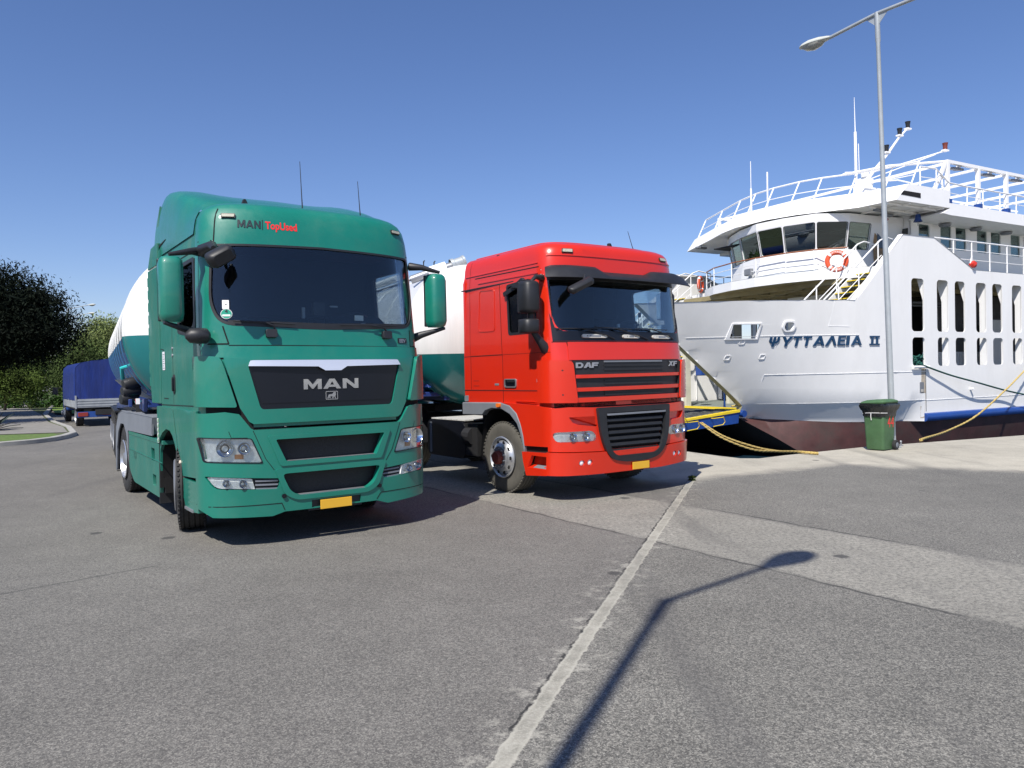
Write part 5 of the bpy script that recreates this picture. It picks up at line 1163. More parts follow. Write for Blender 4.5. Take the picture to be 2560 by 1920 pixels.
for z in (.80, .9, 1.0): b.box((0, -.055, z), (2.12, .012, .04), GW)
for x in (-1.05, 1.05): b.box((x, -.04, .95), (.06, .06, .5), GW); b.box((x, 2.35, .9), (.04, 4.7, .33), GW)
b.build('tailgate', K, 0, bevel=.008)
b = MB(); b.box((0, 2.35, .72), (2.1, 4.7, .08), CHAS); b.box((0, 3, .55), (.8, 6.2, .2), CHAS); b.box((0, .02, .47), (2.0, .1, .22), BP); b.build('chassis', K, 0, bevel=.01)
for x in (-.82, .82): b = MB(); b.box((x, -.04, .48), (.34, .05, .15), mat("old_red_lamp", (.25, .03, .02), .5)); b.build('tail_light', K, 0, bevel=.008)
b = MB(); b.box((.1, -.05, .50), (.5, .015, .13), mat("old_red_plate", (.3, .05, .03), .5)); b.build('number_plate', K, 0)
b = MB(); b.prism([(-.95, 4.85, .5), (-.95, 6.4, .5), (-.95, 6.5, 1.1), (-.95, 6.1, 1.3), (-.95, 5.8, 2.05), (-.95, 4.85, 2.1)], (1.9, 0, 0), BP); b.build('cab', K, 0, bevel=.06)
b = MB(); b.prism([(-.955, 5.2, 1.35), (-.955, 6.0, 1.35), (-.955, 5.75, 1.9), (-.955, 5.2, 1.9)], (-.004, 0, 0), BLKG); b.build('side_window', K, 0)
b = MB(); b.tube([(-.95, 5.9, 1.5), (-1.25, 5.9, 1.45)], .012, BLK); b.box((-1.28, 5.9, 1.35), (.2, .06, .32), BLK); b.build('side_mirror', K, 0, bevel=.02)
for x in (-.98, .98): wheel(K, (x, .95, .4), -1 if x < 0 else 1, 0, False, RUB, STEEL, D=.8, W=.24); wheel(K, (x, 5.4, .4), -1 if x < 0 else 1, 0, True, RUB, STEEL, D=.8, W=.22)
# ------------------------------------------------------------ FERRY   local x aft (viewer right), y inboard, z up from the quay
FW = mat("ship_white", (.80, .795, .78), .42, var=.03, scale=.8, dirt=(.66, .65, .63), dscale=.9, damt=.45, stretch=(1, 1, .35), coat=.15, bump=.5, bscale=1.6)
FWB = mat("ship_white_upper", (.82, .82, .82), .45, var=.02)
BOOT = mat("antifouling_red_brown", (.072, .028, .026), .6, var=.3, scale=2, dirt=(.05, .045, .04), dscale=1.5, damt=.7)
FBLUE = mat("ship_blue", (.012, .055, .25), .4, var=.12, scale=3, coat=.2)
FYEL = mat("ship_yellow", (.75, .55, .02), .5, var=.1, scale=4)
DECKG = mat("deck_green_grey", (.16, .19, .17), .8, var=.2, scale=3, dirt=(.2, .17, .1), dscale=2)
UNDER = mat("underside_buff", (.30, .25, .13), .7, var=.25, scale=1.2, dirt=(.12, .09, .05), dscale=1.8, damt=.8, stretch=(3, .4, 1))
DWIN = mat("ship_window_dark", (.008, .012, .016), .08, coat=.6, var=.2); GWIN = glassmat("ship_window_glass", (.45, .62, .6), .10)
RUST = mat("rust_stain", (.42, .36, .28), .7, var=.3, scale=5)
WOOD = mat("varnished_wood", (.28, .10, .04), .4, var=.2); DOORW = mat("door_wood", (.32, .2, .1), .5, var=.2)
ROPEY = mat("rope_yellow", (.52, .38, .12), .85, var=.3, scale=40, bump=.8, bscale=90); ROPEG = mat("rope_green", (.008, .085, .065), .8, var=.3, scale=40, bump=.8, bscale=90)
SHR = R(29.7)
SK = 1.2; SO = Vector((12.6403*SK, 23.4*SK, -.343))
SH = empty('ferry', SO, SHR, 'white car ferry with blue lettering moored bow-in at the quay, ramp down', 'ferry')
SH.scale = (SK, SK, SK)
BT_ = [(-1.2, 0), (-2.4, .2), (-3.6, .78), (-4.5, 1.45), (-5.23, 2.3)]       # bow plan near deck level
TT_ = [(-2.2, 0), (-3.2, .06), (-4.2, .27), (-5.4, .74), (-6.6, 1.36), (-8.85, 2.85)]
def along(tab, t):
    n = len(tab)-1; k = min(n-1, int(t*n)); u = t*n-k; u_ = u
    p0 = tab[max(k-1, 0)]; p1 = tab[k]; p2 = tab[k+1]; p3 = tab[min(k+2, n)]
    f = lambda a, b_, c, d: .5*((2*b_)+(-a+c)*u+(2*a-5*b_+4*c-d)*u*u+(-a+3*b_-3*c+d)*u**3)
    return f(p0[0], p1[0], p2[0], p3[0]), f(p0[1], p1[1], p2[1], p3[1])
def hully(x, z):
    q = (z-.6)/3.0; qq = max(-.15, q); y = 0
    if x < -1.0:
        lo, hi = 0, 1
        g = lambda t: lerp(along(BT_, t)[0], along(TT_, t)[0], qq)
        if x < g(0):
            for _ in range(22):
                md = (lo+hi)/2
                if g(md) > x: lo = md
                else: hi = md
            y = max(0, lerp(along(BT_, lo)[1], along(TT_, lo)[1], qq))
    if z < .68: y += (.68-z)*.5*min(1, max(0, (-x-.1)/.6))
    return y
hs = lambda x, z, l=0: Vector((x, hully(x, z)-l, z))
hs2 = lambda x, z, l=0: Vector((x, 10-hully(x, z)+l, z))
XS = [-.1, -.4, -.7, -1, -1.3, -1.6, -2, -2.3, -2.6, -3, -3.3, -3.6, -3.9, -4.2, -4.5, -4.8, -5.1, -5.4, -5.7, -6, -6.3, -6.6, -6.9, -7.2, -7.5, -7.8, -8.1, -8.4, -8.7]
ZS = [.3, .68, 1.1, 1.5, 2, 2.5, 3, 3.3]
zb = lambda x: interp([(-5.45, .25), (-3, .08), (-1, .03), (0, .0), (30, .05)], x)
top = [(30, 4.74), (2.63, 4.73), (.62, 5.60), (.4, 5.64), (-1.0, 5.63), (-1.12, 5.56), (-3.16, 3.62), (-3.3, 3.60), (-5, 3.60), (-8.85, 3.60)]
bowedge = [(-8.85, 3.60), (-8.3, 3.12), (-7.8, 2.68), (-7.3, 2.25), (-6.6, 1.66), (-6.0, 1.16), (-5.35, .6), (-5.42, .25)]
bot = [(x, zb(x)) for x in (-5, -4, -3, -2, -1, 0, 5, 30)]
side_poly = top+bowedge[1:]+bot
holes = []
sl = [(-.67, -.04), (.62, 1.22), (1.57, 2.13), (2.74, 3.33), (3.69, 4.28), (4.88, 5.48), (5.9, 6.45), (7.05, 7.6), (8.0, 8.55), (9.2, 9.75), (10.2, 10.75), (11.3, 11.9), (12.3, 12.9)]
for x0, x1 in sl: holes.append(rr(x0, x1, 2.74, 4.34, .13, 4)); holes.append(rr(x0+.02, x1+.02, 1.68, 2.56, .13, 4))
WFQ = [(-6.46, 2.96), (-5.82, 2.95), (-5.8, 2.56), (-6.42, 2.58)]; wf = rpoly(WFQ, .02)
ww = rpoly([(-5.2, 2.99), (-5.01, 2.99), (-4.96, 2.9), (-4.99, 2.77), (-5.15, 2.76), (-5.22, 2.85)], .04)
for surf, first in ((hs, True), (hs2, False)):
    b = MB(); b.relief(surf, side_poly, 0, .03 if first else -.03, FW, holes=holes+([wf, ww] if first else []), astep=XS, bstep=ZS)
    o = b.build('hull_side', SH, 25)
b = MB()    # framed edges of openings
b.relief(hs, [(x+.03*s, z+.03*t) for (x, z), s, t in zip(WFQ, (-1, 1, 1, -3), (1, 1, -1, -1.3))], .04, .06, FWB, holes=[wf], astep=XS)
b.relief(hs, [((x+5.09)*1.38-5.09, (z-2.88)*1.32+2.88) for x, z in ww], .05, .06, FWB, holes=[ww], astep=XS)
for cx, cz in ((-6.09, 2.47), (-6.265, 2.035), (-5.50, 2.04)):
    q = rr(cx-.065, cx+.065, cz-.07, cz+.07, .03, 3); b.relief(hs, q, .02, .02, FWB, holes=[rr(cx-.048, cx+.048, cz-.052, cz+.052, .02, 3)])
for z, x0, x1 in ((2.62, -7.4, -3.0), (1.52, -5.28, 0), (.66, -5.2, 0), (.64, 0, 9)):
    pts = [(x0+(x1-x0)*k/14) for k in range(15)]
    b.relief(hs, [(x, z+.006) for x in pts]+[(x, z-.006) for x in pts[::-1]], .012, .014, FWB, astep=XS)
b.relief(hs, [(-5.15, 2.30), (-5.17, 2.30), (-5.92, .68), (-5.90, .68)] if 0 else [(-4.45, 2.3), (-4.47, 2.3), (-4.0, .70), (-3.98, .70)][::-1], .01, .012, FWB) if 0 else None
b.relief(hs, [(-3.92, 3.58), (-3.905, 3.58), (-3.98, 2.88), (-3.35, 2.865), (-3.35, 2.85), (-4.0, 2.865)], .006, .008, FWB, astep=XS)
b.build('hull_trim', SH, 30)
b = MB(); b.relief(hs, [(-5.27, 2.38), (-5.25, 2.38), (-5.265, 1.45), (-5.13, .66), (-5.15, .66), (-5.285, 1.45)], .008, .01, FWB, astep=XS); b.relief(hs, [(-.02, 1.6), (.0, 1.6), (.0, .3), (-.02, .3)], .006, .008, GAP); b.build('hull_seam', SH, 30)
b = MB(); b.relief(hs, [(-.22, 1.62), (-.05, 1.62), (-.02, .9), (-.1, .1), (-.22, .1), (-.25, .9)], .003, 0, RUST); b.relief(hs, rr(-.32, -.12, .88, 1.2, .02, 2), .012, .02, STEEL); b.relief(hs, rr(-.28, -.15, .90, .98, .01, 2), .016, .02, CHROME)
b.tube([(2.35, -.0, .92), (2.35, -.12, .92)], .04, FWB, 12); b.build('hull_fittings', SH, 0)
for surf, y0 in ((hs, 0), (hs2, 10)):
    sg = 1 if y0 == 0 else -1
    b = MB(); rows = []
    for k in range(9):
        a = R(-90+180*k/8); rows.append([(x, y0-sg*(.11*math.cos(a)), .12+.13*math.sin(a)) for x in (-.1, .0, 10, 30)])
    b.grid(rows, FBLUE); b.bm.faces.new([b.bm.verts.new(r_[0]) for r_ in rows]).material_index = 0; b.build('rubbing_strake', SH, 40)
# capping on the raised bulwark
b = MB()
for pl, w in ((hs, 0), (hs2, 0)):
    pts = [pl(x, z) for x, z in [(-8.85, 3.60), (-7.9, 3.6), (-7, 3.6), (-6, 3.6), (-5, 3.6), (-4, 3.6), (-3.24, 3.60), (-1.07, 5.62), (.5, 5.63), (2.63, 4.74)]]
    sg = 1 if pl is hs else -1
    b.grid([[p+Vector((0, -.02*sg, .006)) for p in pts], [p+Vector((0, .14*sg, .01)) for p in pts], [p+Vector((0, .14*sg, -.05)) for p in pts]], FWB)
b.build('bulwark_cap', SH, 30)
# underwater / boot-topping and raked bow bottom
b = MB(); chine = [(-5.42, .25, 2.42), (-4.6, -.35, 1.75), (-3.6, -1.05, 1.2), (-2.4, -1.8, .95), (-.5, -2.2, .8)]
for sg in (1, -1):
    rows = []
    for x in (-5.42, -5, -4.6, -4, -3.6, -3, -2.4, -1.5, -.5, 1, 5, 30):
        zc = interp([(c[0], c[1]) for c in chine], x); yc = interp([(c[0], c[2]) for c in chine], x) if x < -.5 else .8
        t_ = Vector((x, hully(x, zb(x))+.0, zb(x))); bt = Vector((x, yc, zc)); mdp = lerp(t_, bt, .5)+Vector((0, -.08 if x > -4.6 else 0, 0))
        row = [t_, mdp, bt]; rows.append(row if sg == 1 else [Vector((p.x, 10-p.y, p.z)) for p in row])
    b.grid(rows, BOOT)
b.grid([[(c[0], c[2], c[1]) for c in chine], [(c[0], 10-c[2], c[1]) for c in chine]], mat("bottom_shade_black", (.01, .01, .012), .7)); b.build('underwater_hull', SH, 25)  # black colour stands for the shade under the raked bow
# bow edge post, ramp, hinge
BUFF = mat("bow_post_buff", (.30, .28, .15), .5, var=.2)
b = MB()
for sg in (1, -1):
    pts = [hs(x, z) for x, z in bowedge]
    if sg < 0: pts = [Vector((p.x, 10-p.y, p.z)) for p in pts]
    e_ = Vector((.02, .22*sg, 0)); 
    b.grid([[p+Vector((-.02, -.01*sg, 0)) for p in pts], [p+Vector((-.03, .05*sg, .0)) for p in pts], [p+e_ for p in pts], [p+e_+Vector((.1, 0, -.02)) for p in pts]], BUFF)
b.build('bow_post', SH, 30)
RAMP0, RAMP1 = Vector((-5.45, 2.36, .48)), Vector((-10.6, 2.36, .04))
b = MB()
b.grid([[RAMP0+Vector((0, 0, .0)), RAMP1], [Vector((RAMP0.x, 7.64, .48)), Vector((RAMP1.x, 7.64, .04))]], mat("ramp_deck", (.2, .21, .2), .75, var=.5, scale=6, dirt=(.3, .27, .2), dscale=3))
for k in range(24):
    t = (k+.5)/24; p = lerp(RAMP0, RAMP1, t); b.box((p.x, 5, p.z+.012), (.03, 5.1, .02), CHAS)
rmp = b.build('bow_ramp', SH, 0)
b = MB(); 
for y in (2.36, 7.6): b.prism([(-5.45, y, .46), (-10.6, y, .03), (-10.6, y, .0), (-9.5, y, -.12), (-7.5, y, -.02), (-5.5, y, .10)], (0, .1, 0), FBLUE)
b.prism([(-5.5, 2.4, .3), (-10.4, 2.4, .0), (-10.4, 7.6, .0), (-5.5, 7.6, .3)], (0, 0, -.06), CHAS); b.build('ramp_side', rmp, 0)
b = MB()
for y in (2.33, 7.5): b.prism([(-5.45, y, .50), (-10.6, y, .06), (-10.6, y, .02), (-5.45, y, .43)], (0, .17, 0), FYEL)
b.build('ramp_edge', rmp, 0)
b = MB(); b.tube([(-5.35, 2.25, .38), (-5.35, 7.75, .38)], .10, FBLUE, 14)
b.build('ramp_hinge', SH, 40)
b = MB()
for x0 in (-6.6, -7.6):
    z = .2+(x0+6.6)*.07; b.tube([(x0, 2.34, z+.1), (x0-.02, 2.2, z+.1), (x0+.35, 2.2, z+.12), (x0+.42, 2.22, z-.02), (x0+.36, 2.25, z-.1), (x0-.05, 2.2, z-.13)], .014, FYEL, 6)
b.tube([(-7.62, 2.2, .25), (-7.75, 2.18, .36), (-7.72, 2.3, .4)], .014, FYEL, 6); b.build('rope_horn', rmp, 40)
# decks
b = MB()
b.prism([(-5.35, 3.0, .42), (-4.4, 2.1, .42), (-3, 1.3, .42), (-1, .5, .42), (0, .2, .42), (30, .1, .42), (30, 9.9, .42), (0, 9.8, .42), (-1, 9.5, .42), (-3, 8.7, .42), (-4.4, 7.9, .42), (-5.35, 7.0, .42)], (0, 0, -.1), DECKG); b.build('car_deck', SH, 0)
b = MB(); b.box((-5.2, 5, .47), (.2, 5.2, .04), FYEL); b.box((-4.4, 5, .46), (.08, 5.2, .05), FYEL); b.build('deck_marking', SH, 0)
dk = [(-.75, 8.6), (-1.6, 7.7), (-2.25, 6.6), (-2.6, 5.4), (-2.72, 4.2), (-2.6, 3.0), (-2.3, 2.1), (-1.75, 1.35), (-1.2, .55), (-1.0, .1), (30, .1), (30, 9.9), (-.5, 9.9)]
b = MB(); b.prism([(x, y, 4.45) for x, y in dk], (0, 0, .30), UNDER, FWB); b.prism([(x+.01, y, 4.754) for x, y in dk], (0, 0, .006), DECKG)
for k, x in enumerate((-1.9, -1.1, -.3, .5, 1.3)): b.box((x, 5, 4.37), (.08, 7.0 if x < -.5 else 9.4, .16), UNDER)
for y in (2.2, 3.6, 5, 6.4, 7.8): b.box((12, y, 4.37), (27.5, .08, .15), UNDER)
b.prism([(-1.9, 3, 4.40), (-.2, 6, 4.40), (0, 6, 4.40), (-1.7, 3, 4.40)], (0, 0, -.1), UNDER); b.build('bridge_deck', SH, 0)
# inner frames and casings of the car deck
for k, (x0, x1) in enumerate(sl):
    for yy, sg in ((.035, 1), (9.965, -1)):
        w_ = .03 if k % 2 == 0 else .20; b = MB()
        b.prism([(x1+.03, yy, .45), (x1+.03, yy+sg*w_, .45), (x1+.03, yy+sg*w_, 3.7), (x1+.03, yy+sg*(w_+.18), 4.35), (x1+.03, yy, 4.45)], (.03, 0, 0), FWB); b.build('web_frame', SH, 0)
CAS = mat('casing_grey', (.10, .10, .105), .7, var=.2); b = MB(); b.box((10.5, 3.2, 3.3), (11, .08, 2.2), CAS); b.box((10.5, 3.2, 1.3), (11, .08, 1.8), FWB); b.box((8.7, 2.4, 1.9), (1.5, .1, 3.0), FWB); b.box((13.2, 2.4, 1.9), (1.2, .1, 3.0), FWB); b.box((10.5, 6.8, 2.4), (11, .08, 4), CAS)
for x in (5.6, 7.6, 9.6): b.box((x, 3.15, 1.3), (.7, .04, 1.6), FW)
b.beam((-.6, 2.0, .6), (1.6, 2.0, 3.6), .05, .25, FWB); b.beam((-.6, 2.5, .6), (1.6, 2.5, 3.6), .05, .25, FWB)
for k in range(10): b.box((-.5+k*.22, 2.25, .75+k*.3), (.2, .5, .03), CAS)
b.tube([(.2, 2.9, 4.0), (6, 2.9, 4.0)], .05, GREYP); b.tube([(.2, 2.6, 3.85), (6, 2.6, 3.85)], .03, GREYP)
b.build('engine_casing', SH, 0)
def rail(name, pts, h, par=None, r=.02, mids=(.35, .68), post=1, lean=Vector((0, 0, 0)), m=None, topm=None, every=1):
    b = MB(); m = m or FWB; P = [Vector(p) for p in pts]; up = Vector((0, 0, h))+lean
    b.tube([p+up for p in P], r*1.15, topm or m, 6)
    for q in mids: b.tube([p+up*q for p in P], r*.6, m, 5)
    for p in P[::every]: b.tube([p, p+up], r, m, 6)
    return b.build(name, par or SH, 40)
def dense(pts, step):
    out = [Vector(pts[0])]
    for a, c in zip(pts, pts[1:]):
        a, c = Vector(a), Vector(c); n = max(1, round((c-a).length/step)); out += [a+(c-a)*k/n for k in range(1, n+1)]
    return out
rail('railing', dense([(.62, .06, 4.75), (2.6, .04, 4.75), (14, .04, 4.75)], 1.02), .9, r=.022)
rail('railing', dense([(.62, 9.94, 4.75), (14, 9.94, 4.75)], 1.02), .9, r=.022)
rail('bridge_railing', [(-.75, 8.45, 4.75), (-1.6, 7.6, 4.75), (-2.2, 6.6, 4.75), (-2.55, 5.4, 4.75), (-2.66, 4.2, 4.75), (-2.55, 3.05, 4.75), (-2.25, 2.2, 4.75), (-1.7, 1.4, 4.75)], .66, topm=WOOD, r=.02)
# wheelhouse
wo = [(0, 7.3), (-.85, 7.0), (-1.39, 6.37), (-1.96, 5.4), (-2.42, 4.2), (-2.35, 3.25), (-2.02, 2.30), (-1.15, 1.85), (-.15, 1.78), (1.2, 1.6)]
WB, WS, WT_, WR = 4.75, 5.46, 6.28, 6.56
def wall_seg(mb, p0, p1, z0, z1, l0, l1, m):
    d = Vector((p1[0]-p0[0], p1[1]-p0[1], 0)); n = Vector((-d.y, d.x, 0)).normalized()
    if n.dot(Vector((p0[0]-.5, p0[1]-4.2, 0))) < 0: n = -n
    return mb.quad([Vector((p0[0], p0[1], z0))+n*l0, Vector((p1[0], p1[1], z0))+n*l0, Vector((p1[0], p1[1], z1))+n*l1, Vector((p0[0], p0[1], z1))+n*l1], m)
def mitre(k, l):
    p = Vector(wo[k]); ns = []
    for a, c in ((k-1, k), (k, k+1)):
        if a < 0 or c >= len(wo): continue
        d = Vector(wo[c])-Vector(wo[a]); n = Vector((-d.y, d.x)).normalized()
        if n.dot(p-Vector((.5, 4.2))) < 0: n = -n
        ns.append(n)
    n = sum(ns, Vector((0, 0))); n = n/n.length; n = n/(n.dot(ns[0])); return p+n*l
def ring(l, z): return [Vector((*mitre(k, l), z)) for k in range(len(wo))]
b = MB(); b.grid([ring(.12, WB), ring(.05, WB+.4), ring(0, WS)], FWB)
r0, r1 = ring(0, WS), ring(.16, WT_+.06); b.grid([r1, ring(.16, WR)], FWB)
for k in range(len(wo)-1):         # window band: posts left standing between openings
    A, B_, C_, D = r0[k], r0[k+1], r1[k+1], r1[k]; nseg = 1
    L_ = (B_-A).length; nw = 1
    if k == len(wo)-2: b.quad([A, B_, C_, D], FWB); continue
    f = lambda u, v: lerp(lerp(A, B_, u), lerp(D, C_, u), v)
    for w_ in range(nw):
        u0, u1 = w_/nw, (w_+1)/nw; mg = .04/ (L_/1.0); 
        o4 = [(u0, 0), (u1, 0), (u1, 1), (u0, 1)]; i4 = [(u0+mg, .0), (u1-mg, .0), (u1-mg, .93), (u0+mg, .93)]
        loopo = [Vector((x*L_, y*.85, 0)) for x, y in o4]
        surf = lambda a, z, l=0, f=f, L_=L_: f(a/L_, z/.85)+(B_-A).cross(D-A).normalized()*(-l if (B_-A).cross(D-A).dot(Vector((A.x-.5, A.y-4.2, 0))) < 0 else l)
        inn = rr((u0+mg)*L_, (u1-mg)*L_, .015, .80, .06, 3)
        b.relief(surf, [(x*L_, y*.85) for x, y in o4], 0, .05, FWB, holes=[inn])
        g = MB(); g.relief(surf, inn, -.03, .006, GWIN); g.relief(surf, [( (x-(u0+u1)/2*L_)*1.04+(u0+u1)/2*L_, (z-.41)*1.03+.41) for x, z in inn], .004, .01, BLK, holes=[inn]); g.build('bridge_window', SH, 20)
b.build('wheelhouse', SH, 0)
b = MB(); b.prism([(p.x*.8, (p.y-4.2)*.8+4.2, WB+.01) for p in ring(0, 0)], (0, 0, .02), INTG); b.box((-1.2, 4.2, 5.1), (.5, 3.2, .6), INTG); b.box((.9, 4.3, 5.6), (.06, 5.2, 1.8), mat("bridge_inner_wall", (.1, .12, .12), .7)); b.box((-.9, 3.4, 5.5), (.2, .2, .9), INT); b.box((-.4, 5, 6.2), (2.6, 4.2, .04), INTG); b.build('bridge_interior', SH, 0)
# side door and after deckhouse
b = MB(); b.box((.28, 1.68, 5.52), (.56, .05, 1.5), DOORW); b.box((.28, 1.65, 5.85), (.32, .02, .62), DWIN); b.build('wheelhouse_door', SH, 0, bevel=.01)
dh = lambda x, z, l=0: Vector((x, 1.2-l, z)); dw = [(1.63, 2.23, 5.6, 6.36)]+[(a, a+.62, 5.62, 6.45) for a in (2.84, 3.72, 5.0, 5.88, 7.17, 8.05, 9.3, 10.2, 11.4, 12.3)]
b = MB(); b.relief(dh, [(1.2, 4.75), (30, 4.75), (30, 6.6), (1.2, 6.6)], 0, .04, FWB, holes=[rr(x0, x1, z0, z1, .07, 3) for x0, x1, z0, z1 in dw])
b.box((1.22, 3.2, 5.67), (.04, 4.0, 1.85), FWB); b.prism([(1.19, 1.28, 5.45), (1.19, 1.62, 5.45), (1.19, 1.62, 6.2), (1.19, 1.28, 6.2)], (-.01, 0, 0), DWIN)
b.box((15, 8.8, 5.67), (28, .04, 1.85), FWB); b.box((2.6, 5, 5.67), (.04, 7, 1.85), INTG); b.build('deckhouse', SH, 20)
MINT = mat("curtain_mint", (.30, .42, .36), .8, var=.1)
for x0, x1, z0, z1 in dw:
    b = MB(); b.relief(dh, rr(x0, x1, z0, z1, .07, 3), -.03, .006, GWIN); b.relief(dh, rr(x0-.025, x1+.025, z0-.025, z1+.025, .08, 3), .006, .01, FWB, holes=[rr(x0, x1, z0, z1, .07, 3)]); b.build('deckhouse_window', SH, 20)
b = MB(); b.box((15, 1.9, 5.7), (28, .04, 1.9), MINT); b.build('cabin_lining', SH, 0)
# roof of the bridge and upper deck edge
rb = [(-1.35, .0), (-1.42, 1.2), (-1.9, 2.1), (-2.3, 2.8), (-2.55, 3.8), (-2.5, 5.2), (-2.15, 6.2), (-1.5, 7.5), (-.35, 10), (1.39, 10), (1.39, 0)]
rt_ = [(-.72, .0), (-1.0, 1.3), (-1.5, 2.25), (-1.85, 3.0), (-2.05, 3.9), (-2.0, 5.1), (-1.75, 6.0), (-1.1, 7.5), (.1, 10), (1.39, 10), (1.39, 0)]
b = MB(); A = [Vector((x, y, 6.62)) for x, y in rb]; B2_ = [Vector((x, y, 7.16)) for x, y in rt_]
b.grid([A+[A[0]], B2_+[B2_[0]]], FWB)
for loop, m_ in ((A, FW), (B2_, FWB)):
    for tr in tessellate_polygon([loop]): b.bm.faces.new([b.bm.verts.new(loop[k]) for k in tr]).material_index = b.mi(m_)
b.prism([(1.39, .0, 6.40), (1.39, .06, 6.78) if 0 else (1.39, 0, 6.78), (30, 0, 6.72), (30, 0, 6.36)], (0, 1.25, 0), FWB); b.prism([(1.0, .0, 6.43), (1.39, 0, 6.62), (1.39, 0, 6.40)], (0, 1.2, 0), FWB); b.box((15.7, 5, 6.62), (28.6, 9.8, .2), FW)
b.prism([(-.85, -.004, 6.98), (-.05, -.004, 6.90), (-.05, -.004, 6.76), (-.95, -.004, 6.80)], (0, -.006, 0), GAP) if 0 else b.prism([(-.98, -.004, 6.93), (-.15, -.004, 6.93), (-.15, -.004, 6.78), (-1.13, -.004, 6.80)], (0, -.004, 0), GAP)
for y in (.3, .9): b.beam((-1.3, y, 6.58), (1.2, y, 6.58), .04, .06, FW)
for x in (-.6, .4, 1.1): b.beam((x, .05, 6.59), (x, 1.7, 6.59), .04, .05, FW)
b.build('bridge_roof', SH, 0)
b = MB()
for x, y in ((-.8, .9), (.1, 1.3), (-1.9, 2.3), (-.9, 8.6)): b = MB(); b.box((x, y, 6.53), (.5, .16, .08), GREYP if x > -1.5 else STEEL); b.build('deck_lamp', SH, 0, bevel=.02)
for x in (2.6, 4.4, 6.3): b = MB(); b.lathe([(.0, -.09), (.16, -.07), (.2, 0)], (x, .9, 6.36), (0, 0, 1), GREYP, 14); b.build('deck_lamp', SH, 40)
b = MB(); b.lathe([(.0, .24), (.06, .235), (.085, .17), (.09, .08), (.14, .0), (.12, .0)], (.97, .8, 6.30), (0, 0, 1), FBLUE, 24); b.tube([(.97, .8, 6.54), (.97, .8, 6.6)], .02, STEEL); b.tube([(.97, .8, 6.3), (.97, .8, 6.17)], .012, STEEL); b.build('ship_bell', SH, 40)
b = MB(); b.tube([(.35, 1.5, 6.5), (.35, 1.45, 6.42)], .05, REDL, 12); b.build('alarm_lamp', SH, 40)
# rails and frames on top
def rtop(k): return Vector((*rt_[k], 7.16))
pts = [Vector((.0, 9.7, 7.16)), Vector((-.75, 8.0, 7.16)), Vector((-1.45, 6.4, 7.16)), Vector((-1.75, 5.4, 7.16)), Vector((-1.85, 4.5, 7.16)), Vector((-1.75, 3.5, 7.16)), Vector((-1.5, 2.8, 7.16)), Vector((-.95, 1.9, 7.16)), Vector((-.6, .9, 7.16)), Vector((-.45, .12, 7.16))]
rail('roof_railing', pts, .78, lean=Vector((.45, 0, 0)), mids=(.45,), r=.024)
rail('roof_railing', [(-.0, .1, 7.16), (.75, .05, 7.16), (1.4, .05, 6.8), (2.4, .05, 6.78), (3.3, .05, 6.78), (4.3, .05, 6.78), (5.3, .05, 6.78), (6.3, .05, 6.78), (8, .05, 6.78), (10, .05, 6.78)], .62, mids=(.5,), r=.022)
b = MB()
for x in (1.42, 3.12, 4.78, 6.5, 8.2, 9.9):
    b.box((x, .1, 7.45), (.11, .11, 1.35), FWB); b.box((x, .1, 6.84), (.16, .2, .14), FBLUE); b.beam((x, .1, 8.05), (x, 9.9, 8.05), .06, .08, FWB); b.box((x, 9.9, 7.45), (.11, .11, 1.35), FWB); b.tube([(x, 3.4, 6.8), (x, 3.4, 8.05)], .04, FWB); b.tube([(x, 6.6, 6.8), (x, 6.6, 8.05)], .04, FWB)
b.beam((1.37, .1, 8.10), (12, .1, 8.10), .1, .1, FWB); b.beam((1.37, 9.9, 8.10), (12, 9.9, 8.10), .1, .1, FWB); b.beam((1.37, 3.4, 8.08), (12, 3.4, 8.08), .06, .06, FWB)
b.beam((1.37, .1, 8.10), (.6, .12, 6.95), .09, .09, FWB); b.tube([(1.37, .1, 8.1), (-.35, .9, 7.95), (-.8, 2.2, 7.93)], .04, FWB); b.tube([(1.1, .1, 7.7), (1.2, .1, 6.9)], .03, FWB)
b.box((5.5, 5, 7.0), (1.5, 2, .5), FWB)
b.build('awning_frame', SH, 0)
b = MB()
for x, y, z in ((2.1, .25, 7.98), (3.9, .25, 7.98), (5.6, .25, 7.98), (2.6, 2.6, 7.2), (4.2, 2.6, 7.2)): b = MB(); b.box((x, y, z), (.5, .3, .07), GREYP, Matrix.Rotation(R(12), 3, 'X')); b.box((x+.1, y-.05, z+.06), (.12, .1, .1), FWB); b.build('floodlight', SH, 0, bevel=.02)
# mast and aerials
b = MB(); b.prism([(1.6, 3.4, 7.1), (2.2, 3.4, 7.1), (2.5, 3.4, 8.4), (2.25, 3.4, 8.5)], (0, .5, 0), FWB)
b.tube([(2.2, 3.6, 8.2), (2.75, 3.6, 8.75), (3.6, 3.6, 9.5), (4.3, 3.6, 10.2), (4.75, 3.6, 10.55)], .05, FWB, 8, radii=[.07, .06, .05, .04, .035]); b.tube([(2.75, 3.6, 8.75), (3.6, 3.0, 9.0), (4.9, 2.3, 9.42)], .028, FWB, 6); b.tube([(2.75, 3.6, 8.75), (2.4, 4.5, 8.9)], .028, FWB, 6); b.tube([(2.5, 3.6, 8.45), (4.6, 2.4, 9.3)], .02, FWB, 6)
b.lathe([(0, 0), (.14, .02), (.15, .12), (.1, .2), (0, .22)], (2.3, 3.6, 8.5), (0, 0, 1), FWB, 16); b.tube([(2.1, 3.6, 8.3), (3.0, 2.8, 8.3), (3.4, 2.6, 8.2)], .025, FWB, 6)
